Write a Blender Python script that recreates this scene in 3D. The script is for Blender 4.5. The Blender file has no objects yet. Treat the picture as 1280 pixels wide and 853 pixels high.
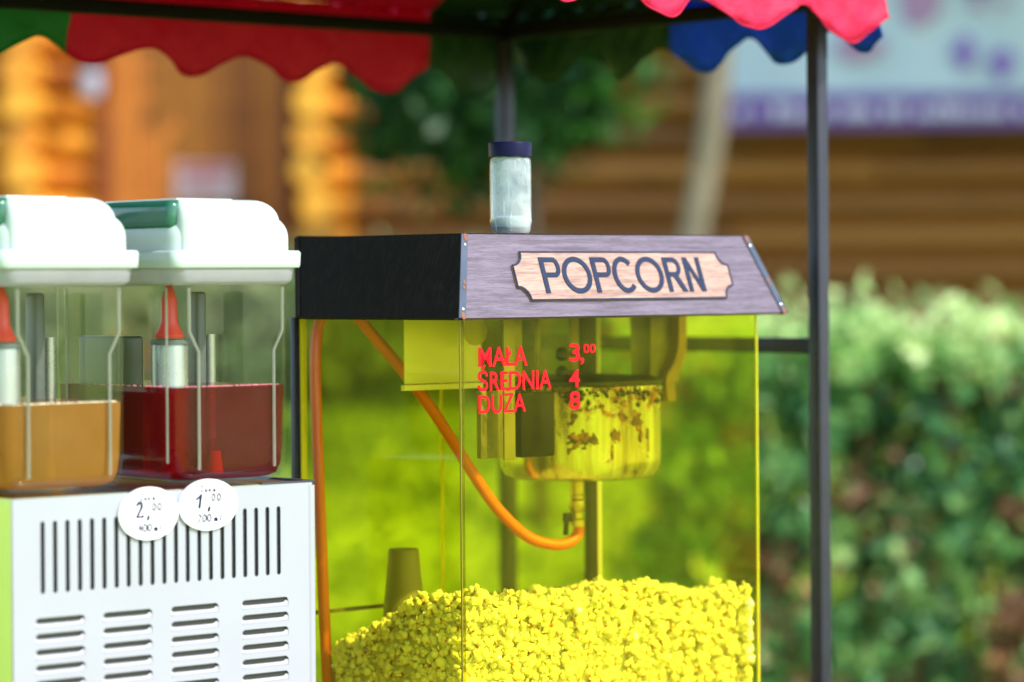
import bpy, bmesh, math, random
import numpy as np
from mathutils import Vector, Matrix

random.seed(7)
RNG = np.random.default_rng(11)
R = math.radians
scene = bpy.context.scene
COL = scene.collection

# ------------------------------------------------------------------ camera
FPX, HORIZON, ROLL, EYE = 3785.0, 355.0, 0.0075, 1.5     # focal length and horizon in pixels of a 1280 wide frame
cam_d = bpy.data.cameras.new('camera')
cam = bpy.data.objects.new('camera', cam_d)
COL.objects.link(cam)
cr, sr = math.cos(ROLL), math.sin(ROLL)
cam.matrix_world = Matrix(((cr, sr, 0, 0), (0, 0, -1, 0), (-sr, cr, 0, EYE), (0, 0, 0, 1)))
cam_d.sensor_width = 36.0
cam_d.lens = FPX / 1280.0 * 36.0
cam_d.shift_y = -(426.5 - HORIZON) / 1280.0
cam_d.clip_start, cam_d.clip_end = 0.05, 400.0
cam_d.dof.use_dof = True
cam_d.dof.focus_distance = 4.62
cam_d.dof.aperture_fstop = 1.65
scene.camera = cam

# ------------------------------------------------------------------ light
SUN_AZ, SUN_EL = R(119.0), R(44.0)
world = bpy.data.worlds.new('World')
scene.world = world
world.use_nodes = True
nt = world.node_tree
sky = nt.nodes.new('ShaderNodeTexSky')
sky.sky_type = 'NISHITA'
sky.sun_disc = False
sky.sun_elevation, sky.sun_rotation = SUN_EL, SUN_AZ
nt.links.new(sky.outputs[0], nt.nodes['Background'].inputs[0])
nt.nodes['Background'].inputs[1].default_value = 0.15
sd = bpy.data.lights.new('sun', 'SUN')
sd.energy, sd.angle, sd.color = 2.2, R(1.2), (1.0, 0.94, 0.86)
sun = bpy.data.objects.new('sun', sd)
COL.objects.link(sun)
sdir = Vector((math.sin(SUN_AZ) * math.cos(SUN_EL), math.cos(SUN_AZ) * math.cos(SUN_EL), math.sin(SUN_EL)))
sun.rotation_euler = sdir.to_track_quat('Z', 'Y').to_euler()
sun.location = (6, -4, 9)

scene.view_settings.view_transform = 'Standard'
scene.view_settings.look = 'None'
scene.view_settings.exposure = 1.42
scene.view_settings.gamma = 1.0
scene.view_settings.use_curve_mapping = False
scene.render.engine = 'CYCLES'
cy = scene.cycles
cy.max_bounces, cy.transparent_max_bounces, cy.diffuse_bounces = 10, 24, 4
cy.transmission_bounces, cy.glossy_bounces = 8, 4
cy.use_denoising = True
cy.sample_clamp_indirect = 8.0


# ------------------------------------------------------------------ helpers
def ray(px, py):
    cx, cz = (px - 640.0) / FPX, -(py - HORIZON) / FPX
    return Vector((cx * cr + cz * sr, 1.0, -cx * sr + cz * cr))


def at(px, py, Y):
    return Vector((0, 0, EYE)) + ray(px, py) * Y


class Frame:
    """A local frame standing on the ground: u along the front, v into the depth, z up."""
    def __init__(self, origin, deg):
        self.o = Vector((origin[0], origin[1], 0.0))
        self.deg = deg
        self.m = Matrix.Translation(self.o) @ Matrix.Rotation(R(deg), 4, 'Z')
        self.i = self.m.inverted()

    def hit(self, px, py, axis, val):
        e = self.i @ Vector((0, 0, EYE))
        d = self.i.to_3x3() @ ray(px, py)
        k = 'uvz'.index(axis)
        return e + d * ((val - e[k]) / d[k])

    def hit_plane(self, px, py, p, n):
        e = self.i @ Vector((0, 0, EYE))
        d = self.i.to_3x3() @ ray(px, py)
        return e + d * ((p - e).dot(n) / d.dot(n))


def props(o, label=None, cat=None, group=None, kind=None):
    if label: o['label'] = label
    if cat: o['category'] = cat
    if group: o['group'] = group
    if kind: o['kind'] = kind
    return o


def empty(name, label, cat, loc=(0, 0, 0), rz=0.0, group=None):
    o = bpy.data.objects.new(name, None)
    o.empty_display_size = 0.05
    COL.objects.link(o)
    o.location = loc
    o.rotation_euler = (0, 0, R(rz))
    return props(o, label, cat, group)


def link(name, me, mat, parent=None, smooth=False):
    o = bpy.data.objects.new(name, me)
    COL.objects.link(o)
    if mat is not None:
        for m in (mat if isinstance(mat, (list, tuple)) else [mat]):
            me.materials.append(m)
    if smooth is True:
        me.polygons.foreach_set('use_smooth', [True] * len(me.polygons))
    elif smooth:
        me.polygons.foreach_set('use_smooth', [True] * len(me.polygons))
        me.set_sharp_from_angle(angle=R(smooth))
    if parent is not None:
        o.parent = parent
    return o


def from_bm(name, bm, mat, parent=None, smooth=False):
    bmesh.ops.recalc_face_normals(bm, faces=bm.faces)
    me = bpy.data.meshes.new(name)
    bm.to_mesh(me)
    bm.free()
    return link(name, me, mat, parent, smooth)


def add_box(bm, lo, hi, bevel=0.0, seg=2, mat=None):
    r = bmesh.ops.create_cube(bm, size=1.0)
    lo, hi = Vector(lo), Vector(hi)
    for v in r['verts']:
        v.co = Vector((lo[k] + (v.co[k] + 0.5) * (hi[k] - lo[k]) for k in range(3)))
    if mat is not None:
        bmesh.ops.transform(bm, matrix=mat, verts=r['verts'])
    if bevel > 0:
        es = list({e for v in r['verts'] for e in v.link_edges})
        bmesh.ops.bevel(bm, geom=es, offset=bevel, segments=seg, affect='EDGES', profile=0.5)


def box(name, lo, hi, mat, parent=None, bevel=0.0, seg=2, smooth=30):
    bm = bmesh.new()
    add_box(bm, lo, hi, bevel, seg)
    return from_bm(name, bm, mat, parent, smooth if bevel else False)


def add_lathe(bm, prof, c=(0, 0, 0), n=48, close=True):
    """prof: (radius, z) list, turned around the vertical through c."""
    rings = []
    for r, z in prof:
        if r <= 1e-6:
            rings.append([bm.verts.new((c[0], c[1], c[2] + z))])
        else:
            rings.append([bm.verts.new((c[0] + r * math.cos(2 * math.pi * k / n), c[1] + r * math.sin(2 * math.pi * k / n), c[2] + z)) for k in range(n)])
    for a, b in zip(rings, rings[1:]):
        for k in range(n):
            k2 = (k + 1) % n
            if len(a) == 1 and len(b) == 1: continue
            if len(a) == 1: bm.faces.new((a[0], b[k2], b[k]))
            elif len(b) == 1: bm.faces.new((a[k], a[k2], b[0]))
            else: bm.faces.new((a[k], a[k2], b[k2], b[k]))


def lathe(name, prof, c, mat, parent=None, n=48, smooth=35):
    bm = bmesh.new()
    add_lathe(bm, prof, c, n)
    return from_bm(name, bm, mat, parent, smooth)


def spline_pts(pts, n=12):
    P = [Vector(p) for p in pts]
    P = [2 * P[0] - P[1]] + P + [2 * P[-1] - P[-2]]
    out = []
    for i in range(1, len(P) - 2):
        p0, p1, p2, p3 = P[i - 1:i + 3]
        for k in range(n):
            t = k / n
            out.append(0.5 * ((2 * p1) + (p2 - p0) * t + (2 * p0 - 5 * p1 + 4 * p2 - p3) * t * t + (3 * p1 - p0 - 3 * p2 + p3) * t ** 3))
    out.append(P[-2])
    return out


def add_tube(bm, pts, rad, n=12):
    pts = [Vector(p) for p in pts]
    rad = rad if isinstance(rad, (list, tuple)) else [rad] * len(pts)
    up = Vector((0.123, 0.31, 0.94)).normalized()
    prev = None
    side = None
    for i, p in enumerate(pts):
        d = (pts[min(i + 1, len(pts) - 1)] - pts[max(i - 1, 0)]).normalized()
        if side is None:
            side = d.cross(up)
            if side.length < 1e-3: side = d.cross(Vector((1, 0, 0)))
        side = (side - d * side.dot(d)).normalized()
        b = d.cross(side)
        ring = [bm.verts.new(p + (side * math.cos(2 * math.pi * k / n) + b * math.sin(2 * math.pi * k / n)) * rad[i]) for k in range(n)]
        if prev:
            for k in range(n):
                bm.faces.new((prev[k], prev[(k + 1) % n], ring[(k + 1) % n], ring[k]))
        else:
            bm.faces.new(ring[::-1])
        prev = ring
    bm.faces.new(prev)


def tube(name, pts, rad, mat, parent=None, n=12):
    bm = bmesh.new()
    add_tube(bm, pts, rad, n)
    return from_bm(name, bm, mat, parent, 50)


def flat_mesh(loops, thick, bevel=0.0):
    """A plate from 2-D outlines (inner loops are holes), thick along +-z of its own plane."""
    cu = bpy.data.curves.new('outline', 'CURVE')
    cu.dimensions, cu.fill_mode = '2D', 'BOTH'
    cu.extrude = thick / 2
    cu.bevel_depth = bevel
    for lp in loops:
        sp = cu.splines.new('POLY')
        sp.points.add(len(lp) - 1)
        for q, (x, y) in zip(sp.points, lp):
            q.co = (x, y, 0, 1)
        sp.use_cyclic_u = True
    return curve_to_mesh(cu)


def curve_to_mesh(cu):
    o = bpy.data.objects.new('outline', cu)
    COL.objects.link(o)
    dg = bpy.context.evaluated_depsgraph_get()
    me = bpy.data.meshes.new_from_object(o.evaluated_get(dg))
    bpy.data.objects.remove(o)
    bpy.data.curves.remove(cu)
    me.materials.clear()
    return me


def text_mesh(s, thick, fat=0.0):
    cu = bpy.data.curves.new('words', 'FONT')
    cu.body = s
    cu.extrude = thick / 2
    cu.offset = fat
    return curve_to_mesh(cu)


def fit(me, basis, origin, sx, sy, ox=0.0, oy=0.0):
    """Put a flat mesh (x, y, thickness z) onto a plane: basis = (ex, ey, n)."""
    ex, ey, n = basis
    m = Matrix((
        (ex[0] * sx, ey[0] * sy, n[0], origin[0]), (ex[1] * sx, ey[1] * sy, n[1], origin[1]),
        (ex[2] * sx, ey[2] * sy, n[2], origin[2]), (0, 0, 0, 1)))
    me.transform(Matrix(m) @ Matrix.Translation((ox, oy, 0)))
    return me


def bbox(me):
    c = np.empty(len(me.vertices) * 3, dtype=np.float32)
    me.vertices.foreach_get('co', c)
    c = c.reshape(-1, 3)
    return c.min(0), c.max(0)


# ------------------------------------------------------------------ materials
def new_mat(name):
    m = bpy.data.materials.new(name)
    m.use_nodes = True
    return m, m.node_tree, m.node_tree.nodes['Principled BSDF'], m.node_tree.links


def ramp(nt, fac, stops):
    r = nt.nodes.new('ShaderNodeValToRGB')
    e = r.color_ramp.elements
    while len(e) < len(stops): e.new(0.5)
    for x, (p, c) in zip(e, stops):
        x.position = p
        x.color = (*c, 1) if len(c) == 3 else c
    nt.links.new(fac, r.inputs[0])
    return r.outputs[0]


def coords(nt, scale=(1, 1, 1), kind='Object', rot=(0, 0, 0)):
    t = nt.nodes.new('ShaderNodeTexCoord')
    mp = nt.nodes.new('ShaderNodeMapping')
    mp.inputs['Scale'].default_value = scale
    mp.inputs['Rotation'].default_value = rot
    nt.links.new(t.outputs[kind], mp.inputs[0])
    return mp.outputs[0]


def noise(nt, vec, scale, detail=4, rough=0.55, dist=0.0):
    n = nt.nodes.new('ShaderNodeTexNoise')
    n.inputs['Scale'].default_value = scale
    n.inputs['Detail'].default_value = detail
    n.inputs['Roughness'].default_value = rough
    n.inputs['Distortion'].default_value = dist
    nt.links.new(vec, n.inputs['Vector'])
    return n.outputs['Fac']


def math_node(nt, op, a, b=None, clamp=False):
    n = nt.nodes.new('ShaderNodeMath')
    n.operation = op
    n.use_clamp = clamp
    for k, x in enumerate((a, b)):
        if x is None: continue
        if isinstance(x, (int, float)): n.inputs[k].default_value = x
        else: nt.links.new(x, n.inputs[k])
    return n.outputs[0]


def mix_col(nt, fac, a, b):
    n = nt.nodes.new('ShaderNodeMix')
    n.data_type = 'RGBA'
    if isinstance(fac, (int, float)): n.inputs[0].default_value = fac
    else: nt.links.new(fac, n.inputs[0])
    for k, x in ((6, a), (7, b)):
        if isinstance(x, (tuple, list)): n.inputs[k].default_value = (*x, 1)
        else: nt.links.new(x, n.inputs[k])
    return n.outputs[2]


def bump(nt, bsdf, h, strength=0.2, dist=0.002):
    b = nt.nodes.new('ShaderNodeBump')
    b.inputs['Strength'].default_value = strength
    b.inputs['Distance'].default_value = dist
    nt.links.new(h, b.inputs['Height'])
    nt.links.new(b.outputs[0], bsdf.inputs['Normal'])


def plain(name, c, rough=0.5, metal=0.0, var=0.12, scale=30.0, bmp=0.05, spec=0.5):
    m, nt, b, L = new_mat(name)
    v = coords(nt)
    n = noise(nt, v, scale)
    lo = tuple(x * (1 - var) for x in c)
    hi = tuple(min(1, x * (1 + var)) for x in c)
    L.new(mix_col(nt, n, lo, hi), b.inputs['Base Color'])
    r = ramp(nt, noise(nt, v, scale * 0.37), [(0.3, (rough * .8,) * 3), (0.7, (min(1, rough * 1.2),) * 3)])
    L.new(r, b.inputs['Roughness'])
    b.inputs['Metallic'].default_value = metal
    b.inputs['Specular IOR Level'].default_value = spec
    if bmp: bump(nt, b, n, bmp, 0.001)
    return m


def sheet_fresnel(nt, ior):
    """The same reflection from either face of a thin sheet."""
    ge = nt.nodes.new('ShaderNodeNewGeometry')
    k = math_node(nt, 'ADD', math_node(nt, 'MULTIPLY', ge.outputs['Backfacing'], 1.0 / ior - ior), ior)
    fr = nt.nodes.new('ShaderNodeFresnel')
    nt.links.new(k, fr.inputs[0])
    return fr


def clear_mat(name, tint, refl=1.0, rough=0.03, dirt=0.0, dirt_c=(.8, .75, .3), speck=0.0, ior=1.45):
    """A clear or tinted sheet: a tinted see-through body with mirror-like glancing reflections and specks of dirt."""
    m, nt, b, L = new_mat(name)
    nt.nodes.remove(b)
    out = nt.nodes['Material Output']
    tr = nt.nodes.new('ShaderNodeBsdfTransparent')
    tr.inputs[0].default_value = (*tint, 1)
    gl = nt.nodes.new('ShaderNodeBsdfGlossy')
    gl.inputs['Roughness'].default_value = rough
    fr = sheet_fresnel(nt, ior)
    f = math_node(nt, 'MULTIPLY', fr.outputs[0], refl, True)
    mx = nt.nodes.new('ShaderNodeMixShader')
    L.new(f, mx.inputs[0]); L.new(tr.outputs[0], mx.inputs[1]); L.new(gl.outputs[0], mx.inputs[2])
    last = mx.outputs[0]
    if dirt or speck:
        v = coords(nt)
        df = nt.nodes.new('ShaderNodeBsdfDiffuse')
        df.inputs[0].default_value = (*dirt_c, 1)
        n1 = noise(nt, v, 9.0, 6, 0.65)
        haze = math_node(nt, 'MULTIPLY', ramp(nt, n1, [(0.35, (0, 0, 0)), (0.8, (1, 1, 1))]), dirt)
        vo = nt.nodes.new('ShaderNodeTexVoronoi')
        vo.inputs['Scale'].default_value = 90.0
        L.new(v, vo.inputs['Vector'])
        dots = ramp(nt, vo.outputs['Distance'], [(0.0, (1, 1, 1)), (0.10, (0, 0, 0))])
        gate = ramp(nt, noise(nt, v, 14.0, 3), [(0.52, (0, 0, 0)), (0.62, (1, 1, 1))])
        sp = math_node(nt, 'MULTIPLY', math_node(nt, 'MULTIPLY', dots, gate), speck)
        sc = noise(nt, coords(nt, (60, 60, 2.5), rot=(0.0, 0.25, 0)), 3.0, 2)
        scr = math_node(nt, 'MULTIPLY', ramp(nt, sc, [(0.66, (0, 0, 0)), (0.72, (1, 1, 1))]), dirt * 0.8)
        tot = math_node(nt, 'ADD', math_node(nt, 'ADD', haze, sp, True), scr, True)
        m2 = nt.nodes.new('ShaderNodeMixShader')
        L.new(tot, m2.inputs[0]); L.new(last, m2.inputs[1]); L.new(df.outputs[0], m2.inputs[2])
        last = m2.outputs[0]
    L.new(last, out.inputs[0])
    return m


def liquid_mat(name, tint, body, cloud, rough=0.05):
    m, nt, b, L = new_mat(name)
    nt.nodes.remove(b)
    out = nt.nodes['Material Output']
    tr = nt.nodes.new('ShaderNodeBsdfTransparent')
    tr.inputs[0].default_value = (*tint, 1)
    df = nt.nodes.new('ShaderNodeBsdfDiffuse')
    tl = nt.nodes.new('ShaderNodeBsdfTranslucent')
    n = noise(nt, coords(nt), 14.0, 3)
    c = mix_col(nt, n, tuple(x * .8 for x in body), tuple(min(1, x * 1.2) for x in body))
    L.new(c, df.inputs[0]); L.new(c, tl.inputs[0])
    a = nt.nodes.new('ShaderNodeMixShader'); a.inputs[0].default_value = 0.6
    L.new(df.outputs[0], a.inputs[1]); L.new(tl.outputs[0], a.inputs[2])
    mx = nt.nodes.new('ShaderNodeMixShader'); mx.inputs[0].default_value = cloud
    L.new(tr.outputs[0], mx.inputs[1]); L.new(a.outputs[0], mx.inputs[2])
    gl = nt.nodes.new('ShaderNodeBsdfGlossy'); gl.inputs['Roughness'].default_value = rough
    fr = sheet_fresnel(nt, 1.16)
    m3 = nt.nodes.new('ShaderNodeMixShader')
    L.new(fr.outputs[0], m3.inputs[0]); L.new(mx.outputs[0], m3.inputs[1]); L.new(gl.outputs[0], m3.inputs[2])
    L.new(m3.outputs[0], out.inputs[0])
    return m


def cloth_mat(name, c, trans=0.45):
    m, nt, b, L = new_mat(name)
    nt.nodes.remove(b)
    out = nt.nodes['Material Output']
    v = coords(nt)
    n = noise(nt, v, 7.0, 5)
    wv = noise(nt, v, 420.0, 1)
    col = mix_col(nt, n, tuple(x * .82 for x in c), tuple(min(1, x * 1.12) for x in c))
    df = nt.nodes.new('ShaderNodeBsdfPrincipled')
    df.inputs['Roughness'].default_value = 0.5
    df.inputs['Specular IOR Level'].default_value = 0.35
    tl = nt.nodes.new('ShaderNodeBsdfTranslucent')
    L.new(col, df.inputs['Base Color']); L.new(col, tl.inputs[0])
    bump(nt, df, math_node(nt, 'ADD', math_node(nt, 'MULTIPLY', n, 14.0), wv), 0.5, 0.003)
    mx = nt.nodes.new('ShaderNodeMixShader'); mx.inputs[0].default_value = trans
    L.new(df.outputs[0], mx.inputs[1]); L.new(tl.outputs[0], mx.inputs[2])
    L.new(mx.outputs[0], out.inputs[0])
    return m


def wood_mat(name, dark, mid, light, along=0, fine=1.0, rough=0.5, bmp=0.15, coat=0.0):
    m, nt, b, L = new_mat(name)
    s = [42.0 * fine] * 3
    s[along] = 2.6 * fine
    v = coords(nt, tuple(s))
    n1 = noise(nt, v, 1.6, 7, 0.62, 0.6)
    n2 = noise(nt, coords(nt, tuple(x * 6 for x in s)), 1.5, 3, 0.6)
    c = ramp(nt, n1, [(0.28, dark), (0.5, mid), (0.72, light)])
    pores = ramp(nt, n2, [(0.34, (0.45,) * 3), (0.52, (1, 1, 1))])
    mm = nt.nodes.new('ShaderNodeMix'); mm.data_type = 'RGBA'; mm.blend_type = 'MULTIPLY'
    mm.inputs[0].default_value = 0.75
    L.new(c, mm.inputs[6]); L.new(pores, mm.inputs[7])
    L.new(mm.outputs[2], b.inputs['Base Color'])
    b.inputs['Roughness'].default_value = rough
    b.inputs['Coat Weight'].default_value = coat
    bump(nt, b, n2, bmp, 0.001)
    return m


def leaf_mat(name, stops, trans=0.4, rough=0.4):
    m, nt, b, L = new_mat(name)
    out = nt.nodes['Material Output']
    a = nt.nodes.new('ShaderNodeAttribute'); a.attribute_name = 'tone'
    c = ramp(nt, a.outputs['Fac'], stops)
    L.new(c, b.inputs['Base Color'])
    b.inputs['Roughness'].default_value = rough
    tl = nt.nodes.new('ShaderNodeBsdfTranslucent'); L.new(c, tl.inputs[0])
    mx = nt.nodes.new('ShaderNodeMixShader'); mx.inputs[0].default_value = trans
    L.new(b.outputs[0], mx.inputs[1]); L.new(tl.outputs[0], mx.inputs[2]); L.new(mx.outputs[0], out.inputs[0])
    return m


def kettle_mat():
    m, nt, b, L = new_mat('stained_steel')
    t = nt.nodes.new('ShaderNodeTexCoord')
    sep = nt.nodes.new('ShaderNodeSeparateXYZ')
    L.new(t.outputs['Generated'], sep.inputs[0])
    v = coords(nt)
    n = noise(nt, v, 26.0, 8, 0.62)
    drip = noise(nt, coords(nt, (30, 30, 5)), 1.6, 5, 0.6)
    top = ramp(nt, sep.outputs[2], [(0.55, (0, 0, 0)), (0.97, (1, 1, 1))])
    k = math_node(nt, 'ADD', n, math_node(nt, 'MULTIPLY', top, 0.22))
    stain = ramp(nt, k, [(0.62, (0, 0, 0)), (0.70, (1, 1, 1))])
    stain2 = ramp(nt, math_node(nt, 'MULTIPLY', drip, math_node(nt, 'ADD', n, 0.45)), [(0.58, (0, 0, 0)), (0.66, (1, 1, 1))])
    s = math_node(nt, 'ADD', stain, stain2, True)
    dk = ramp(nt, noise(nt, v, 60.0, 5), [(0.38, (0.03, 0.012, 0.004)), (0.62, (0.30, 0.13, 0.03))])
    s = stain
    tar = ramp(nt, noise(nt, coords(nt, (55, 55, 4)), 1.0, 5, 0.6), [(0.40, (0.80, 0.74, 0.62)), (0.56, (0.62, 0.50, 0.30)), (0.68, (0.26, 0.16, 0.06))])
    L.new(mix_col(nt, s, tar, dk), b.inputs['Base Color'])
    L.new(math_node(nt, 'MULTIPLY', math_node(nt, 'SUBTRACT', 1.0, s, True), 0.75), b.inputs['Metallic'])
    L.new(ramp(nt, s, [(0, (0.22,) * 3), (1, (0.6,) * 3)]), b.inputs['Roughness'])
    bump(nt, b, s, 0.3, 0.001)
    return m


def burnt_mat():
    m, nt, b, L = new_mat('burnt_oil')
    v = coords(nt)
    c = ramp(nt, noise(nt, v, 70.0, 6, 0.65), [(0.36, (0.012, 0.005, 0.002)), (0.5, (0.10, 0.038, 0.006)), (0.66, (0.34, 0.16, 0.03))])
    L.new(c, b.inputs['Base Color'])
    b.inputs['Roughness'].default_value = 0.3
    bump(nt, b, noise(nt, v, 160.0, 4), 0.5, 0.002)
    return m


def popcorn_mat():
    m, nt, b, L = new_mat('popcorn')
    a = nt.nodes.new('ShaderNodeAttribute'); a.attribute_name = 'depth'
    v = coords(nt)
    n = noise(nt, v, 120.0, 3)
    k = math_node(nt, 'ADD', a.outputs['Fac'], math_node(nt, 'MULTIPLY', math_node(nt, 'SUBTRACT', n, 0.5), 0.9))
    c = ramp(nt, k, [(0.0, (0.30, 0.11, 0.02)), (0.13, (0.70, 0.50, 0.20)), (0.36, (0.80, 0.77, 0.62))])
    L.new(c, b.inputs['Base Color'])
    b.inputs['Roughness'].default_value = 0.55
    b.inputs['Subsurface Weight'].default_value = 0.0
    bump(nt, b, noise(nt, v, 400.0, 3), 0.25, 0.0006)
    return m


def log_mat(name, stops, scale=1.0):
    m, nt, b, L = new_mat(name)
    a = nt.nodes.new('ShaderNodeAttribute'); a.attribute_name = 'tone'
    g = noise(nt, coords(nt, (0.9, 9, 16)), 1.4 * scale, 7, 0.62, 0.5)
    vo = nt.nodes.new('ShaderNodeTexVoronoi'); vo.inputs['Scale'].default_value = 1.0
    L.new(coords(nt, (1.1, 2.0, 5.2)), vo.inputs['Vector'])
    knot = ramp(nt, vo.outputs['Distance'], [(0.08, (1, 1, 1)), (0.24, (0, 0, 0))])
    k = math_node(nt, 'ADD', math_node(nt, 'MULTIPLY', a.outputs['Fac'], 0.55), math_node(nt, 'MULTIPLY', g, 0.5))
    c = mix_col(nt, math_node(nt, 'MULTIPLY', knot, 0.75), ramp(nt, k, stops), (0.05, 0.022, 0.008))
    L.new(c, b.inputs['Base Color'])
    b.inputs['Roughness'].default_value = 0.55
    bump(nt, b, g, 0.3, 0.01)
    return m


M = {}
M['veneer'] = wood_mat('walnut_veneer', (0.046, 0.030, 0.044), (0.108, 0.077, 0.118), (0.162, 0.122, 0.175), 0, 2.2, 0.5, 0.12, 0.0)
M['veneer_shaded'] = wood_mat('shaded_veneer', (0.004, 0.003, 0.003), (0.008, 0.006, 0.005), (0.020, 0.015, 0.011), 2, 2.0, 0.75, 0.08)  # same veneer, with the shade on the other hood faces painted near black
M['veneer_shaded'].node_tree.nodes['Principled BSDF'].inputs['Specular IOR Level'].default_value = 0.15
M['plaque'] = wood_mat('light_plaque_wood', (0.155, 0.078, 0.058), (0.345, 0.20, 0.155), (0.475, 0.305, 0.23), 0, 2.0, 0.45, 0.1, 0.1)
M['ink'] = plain('dark_blue_ink', (0.010, 0.020, 0.056), 0.6, var=0.3, scale=200, spec=0.2)
M['steel_blue'] = plain('blue_black_strip', (0.05, 0.065, 0.10), 0.4, 0.3, 0.3, 60)
M['rust'] = plain('rust', (0.20, 0.075, 0.05), 0.8, 0, 0.4, 90, 0.2)
M['screw'] = plain('zinc_screw', (0.7, 0.68, 0.62), 0.3, 1.0)
M['pane'] = clear_mat('yellow_acrylic', (0.985, 0.965, 0.47), 0.4, 0.04, 0.015, (.75, .7, .12), 0.5)
M['pane_edge_glow'] = plain('yellow_edge_glow', (0.80, 0.72, 0.02), 0.25, 0, 0.1)
M['bead'] = clear_mat('clear_corner_bead', (0.72, 0.68, 0.08), 1.0, 0.08, 0.02, (.7, .65, .1), 0.0)
M['seam'] = plain('dull_corner_seam', (0.30, 0.25, 0.02), 0.3, 0, 0.1)
M['steel'] = plain('brushed_steel', (0.70, 0.69, 0.66), 0.33, 1.0, 0.12, 80)
M['plate'] = plain('white_enamel_plate', (0.74, 0.70, 0.62), 0.45, 0, 0.06, 12)
M['dark_metal'] = plain('sooty_metal', (0.022, 0.017, 0.012), 0.42, 0.2, 0.4, 50, 0.2)
M['olive_metal'] = plain('greasy_bracket_metal', (0.20, 0.17, 0.11), 0.45, 0.4, 0.35, 60, 0.2)
M['brown_metal'] = plain('oily_brown_arm', (0.34, 0.20, 0.07), 0.4, 0.3, 0.3, 40, 0.15)
M['burnt'] = burnt_mat()
M['dull_black'] = plain('matt_black', (0.010, 0.007, 0.004), 0.6, 0, 0.5, 60, 0.2, spec=0.15)
M['strap'] = plain('dull_strap_steel', (0.23, 0.20, 0.12), 0.45, 0.2, 0.2, 30)
M['brass'] = plain('brass_fitting', (0.55, 0.42, 0.20), 0.35, 0.8, 0.25, 60)
M['kettle'] = kettle_mat()
M['hose'] = plain('orange_rubber_hose', (0.64, 0.135, 0.02), 0.45, 0, 0.12, 25)
M['bulb'] = liquid_mat('bulb_glass', (0.9, 0.88, 0.7), (0.8, 0.72, 0.4), 0.4, 0.05)
M['popcorn'] = popcorn_mat()
M['red_vinyl'] = plain('red_vinyl_letters', (0.66, 0.004, 0.013), 0.5, 0, 0.06, spec=0.15)
M['cup'] = plain('grey_cup_plastic', (0.20, 0.19, 0.14), 0.5)
M['black_paint'] = plain('black_painted_tube', (0.018, 0.018, 0.030), 0.4, 0.0, 0.35, 25, 0.12, spec=0.35)
M['wood_counter'] = wood_mat('counter_boards', (0.2, 0.12, 0.06), (0.32, 0.2, 0.1), (0.42, 0.28, 0.15), 0)
M['red_cloth'] = cloth_mat('red_awning_cloth', (0.68, 0.008, 0.080), 0.55)
M['pink_cloth'] = cloth_mat('pinkish_red_awning_cloth', (0.74, 0.012, 0.085), 0.35)
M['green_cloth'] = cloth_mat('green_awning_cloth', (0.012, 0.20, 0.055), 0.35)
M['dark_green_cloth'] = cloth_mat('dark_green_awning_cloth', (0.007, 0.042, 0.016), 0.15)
M['blue_cloth'] = cloth_mat('blue_awning_cloth', (0.008, 0.10, 0.60), 0.45)
M['body_white'] = plain("pale_steel_panel", (0.315, 0.325, 0.372), 0.45, 0.0, 0.06, 7, 0.02)
M['side_steel'] = plain('polished_side_steel', (0.72, 0.76, 0.66), 0.16, 1.0, 0.05, 10, 0.0)
M['lid_white'] = plain('white_lid_plastic', (0.44, 0.52, 0.49), 0.32, 0, 0.03, 8, 0.0)
M['lid_green'] = plain('green_lid_plastic', (0.02, 0.12, 0.075), 0.15, 0, 0.15, 10, 0.0)
M['black_plastic'] = plain('black_plastic', (0.02, 0.02, 0.022), 0.4)
M['grey_plastic'] = plain('grey_tap_plastic', (0.09, 0.105, 0.105), 0.4)
M['bowl'] = clear_mat('clear_bowl', (0.92, 0.95, 0.90), 0.7, 0.04, 0.012, (.8, .82, .75), 0.0, 1.5)
M['bowl_rim'] = liquid_mat('clear_bowl_rim', (0.85, 0.85, 0.9), (0.78, 0.77, 0.9), 0.75, 0.12)
M['bowl_edge'] = liquid_mat('clear_bowl_ridge', (0.8, 0.8, 0.75), (0.6, 0.62, 0.52), 0.45, 0.1)
M['orange_drink'] = liquid_mat('orange_drink', (0.80, 0.46, 0.12), (0.60, 0.29, 0.06), 0.62)
M['red_drink'] = liquid_mat('red_drink', (0.58, 0.006, 0.06), (0.38, 0.001, 0.036), 0.26)
M['froth'] = plain('pale_froth', (0.75, 0.62, 0.42), 0.3)
M['froth_red'] = plain('pink_froth', (0.62, 0.16, 0.22), 0.3)
M['red_plastic'] = plain('red_agitator_plastic', (0.75, 0.045, 0.03), 0.35)
M['tower'] = plain('cooling_tower_steel', (0.36, 0.38, 0.34), 0.28, 0.6, 0.1, 30)
M['sticker'] = plain('white_price_tag', (0.80, 0.80, 0.84), 0.5, 0, 0.02)
M['pen'] = plain('violet_black_marker', (0.012, 0.008, 0.05), 0.7, spec=0.1)
M['jar_glass'] = clear_mat('jar_glass', (0.86, 0.90, 0.90), 1.6, 0.04, 0.75, (.66, .72, .74), 0.2, 1.5)
M['salt'] = plain('salt', (0.60, 0.64, 0.68), 0.8, 0, 0.1, 90, 0.2)
M['jar_lid'] = plain('navy_jar_lid', (0.004, 0.004, 0.034), 0.45, spec=0.15)
M['logs'] = log_mat('varnished_logs', [(0.25, (0.18, 0.045, 0.003)), (0.5, (0.60, 0.20, 0.010)), (0.78, (0.86, 0.42, 0.03))])
M['logs_shaded'] = log_mat('shaded_logs', [(0.25, (0.07, 0.020, 0.003)), (0.5, (0.22, 0.080, 0.011)), (0.85, (0.40, 0.165, 0.024))])  # shade on the right-hand wall put into a darker log colour
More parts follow.
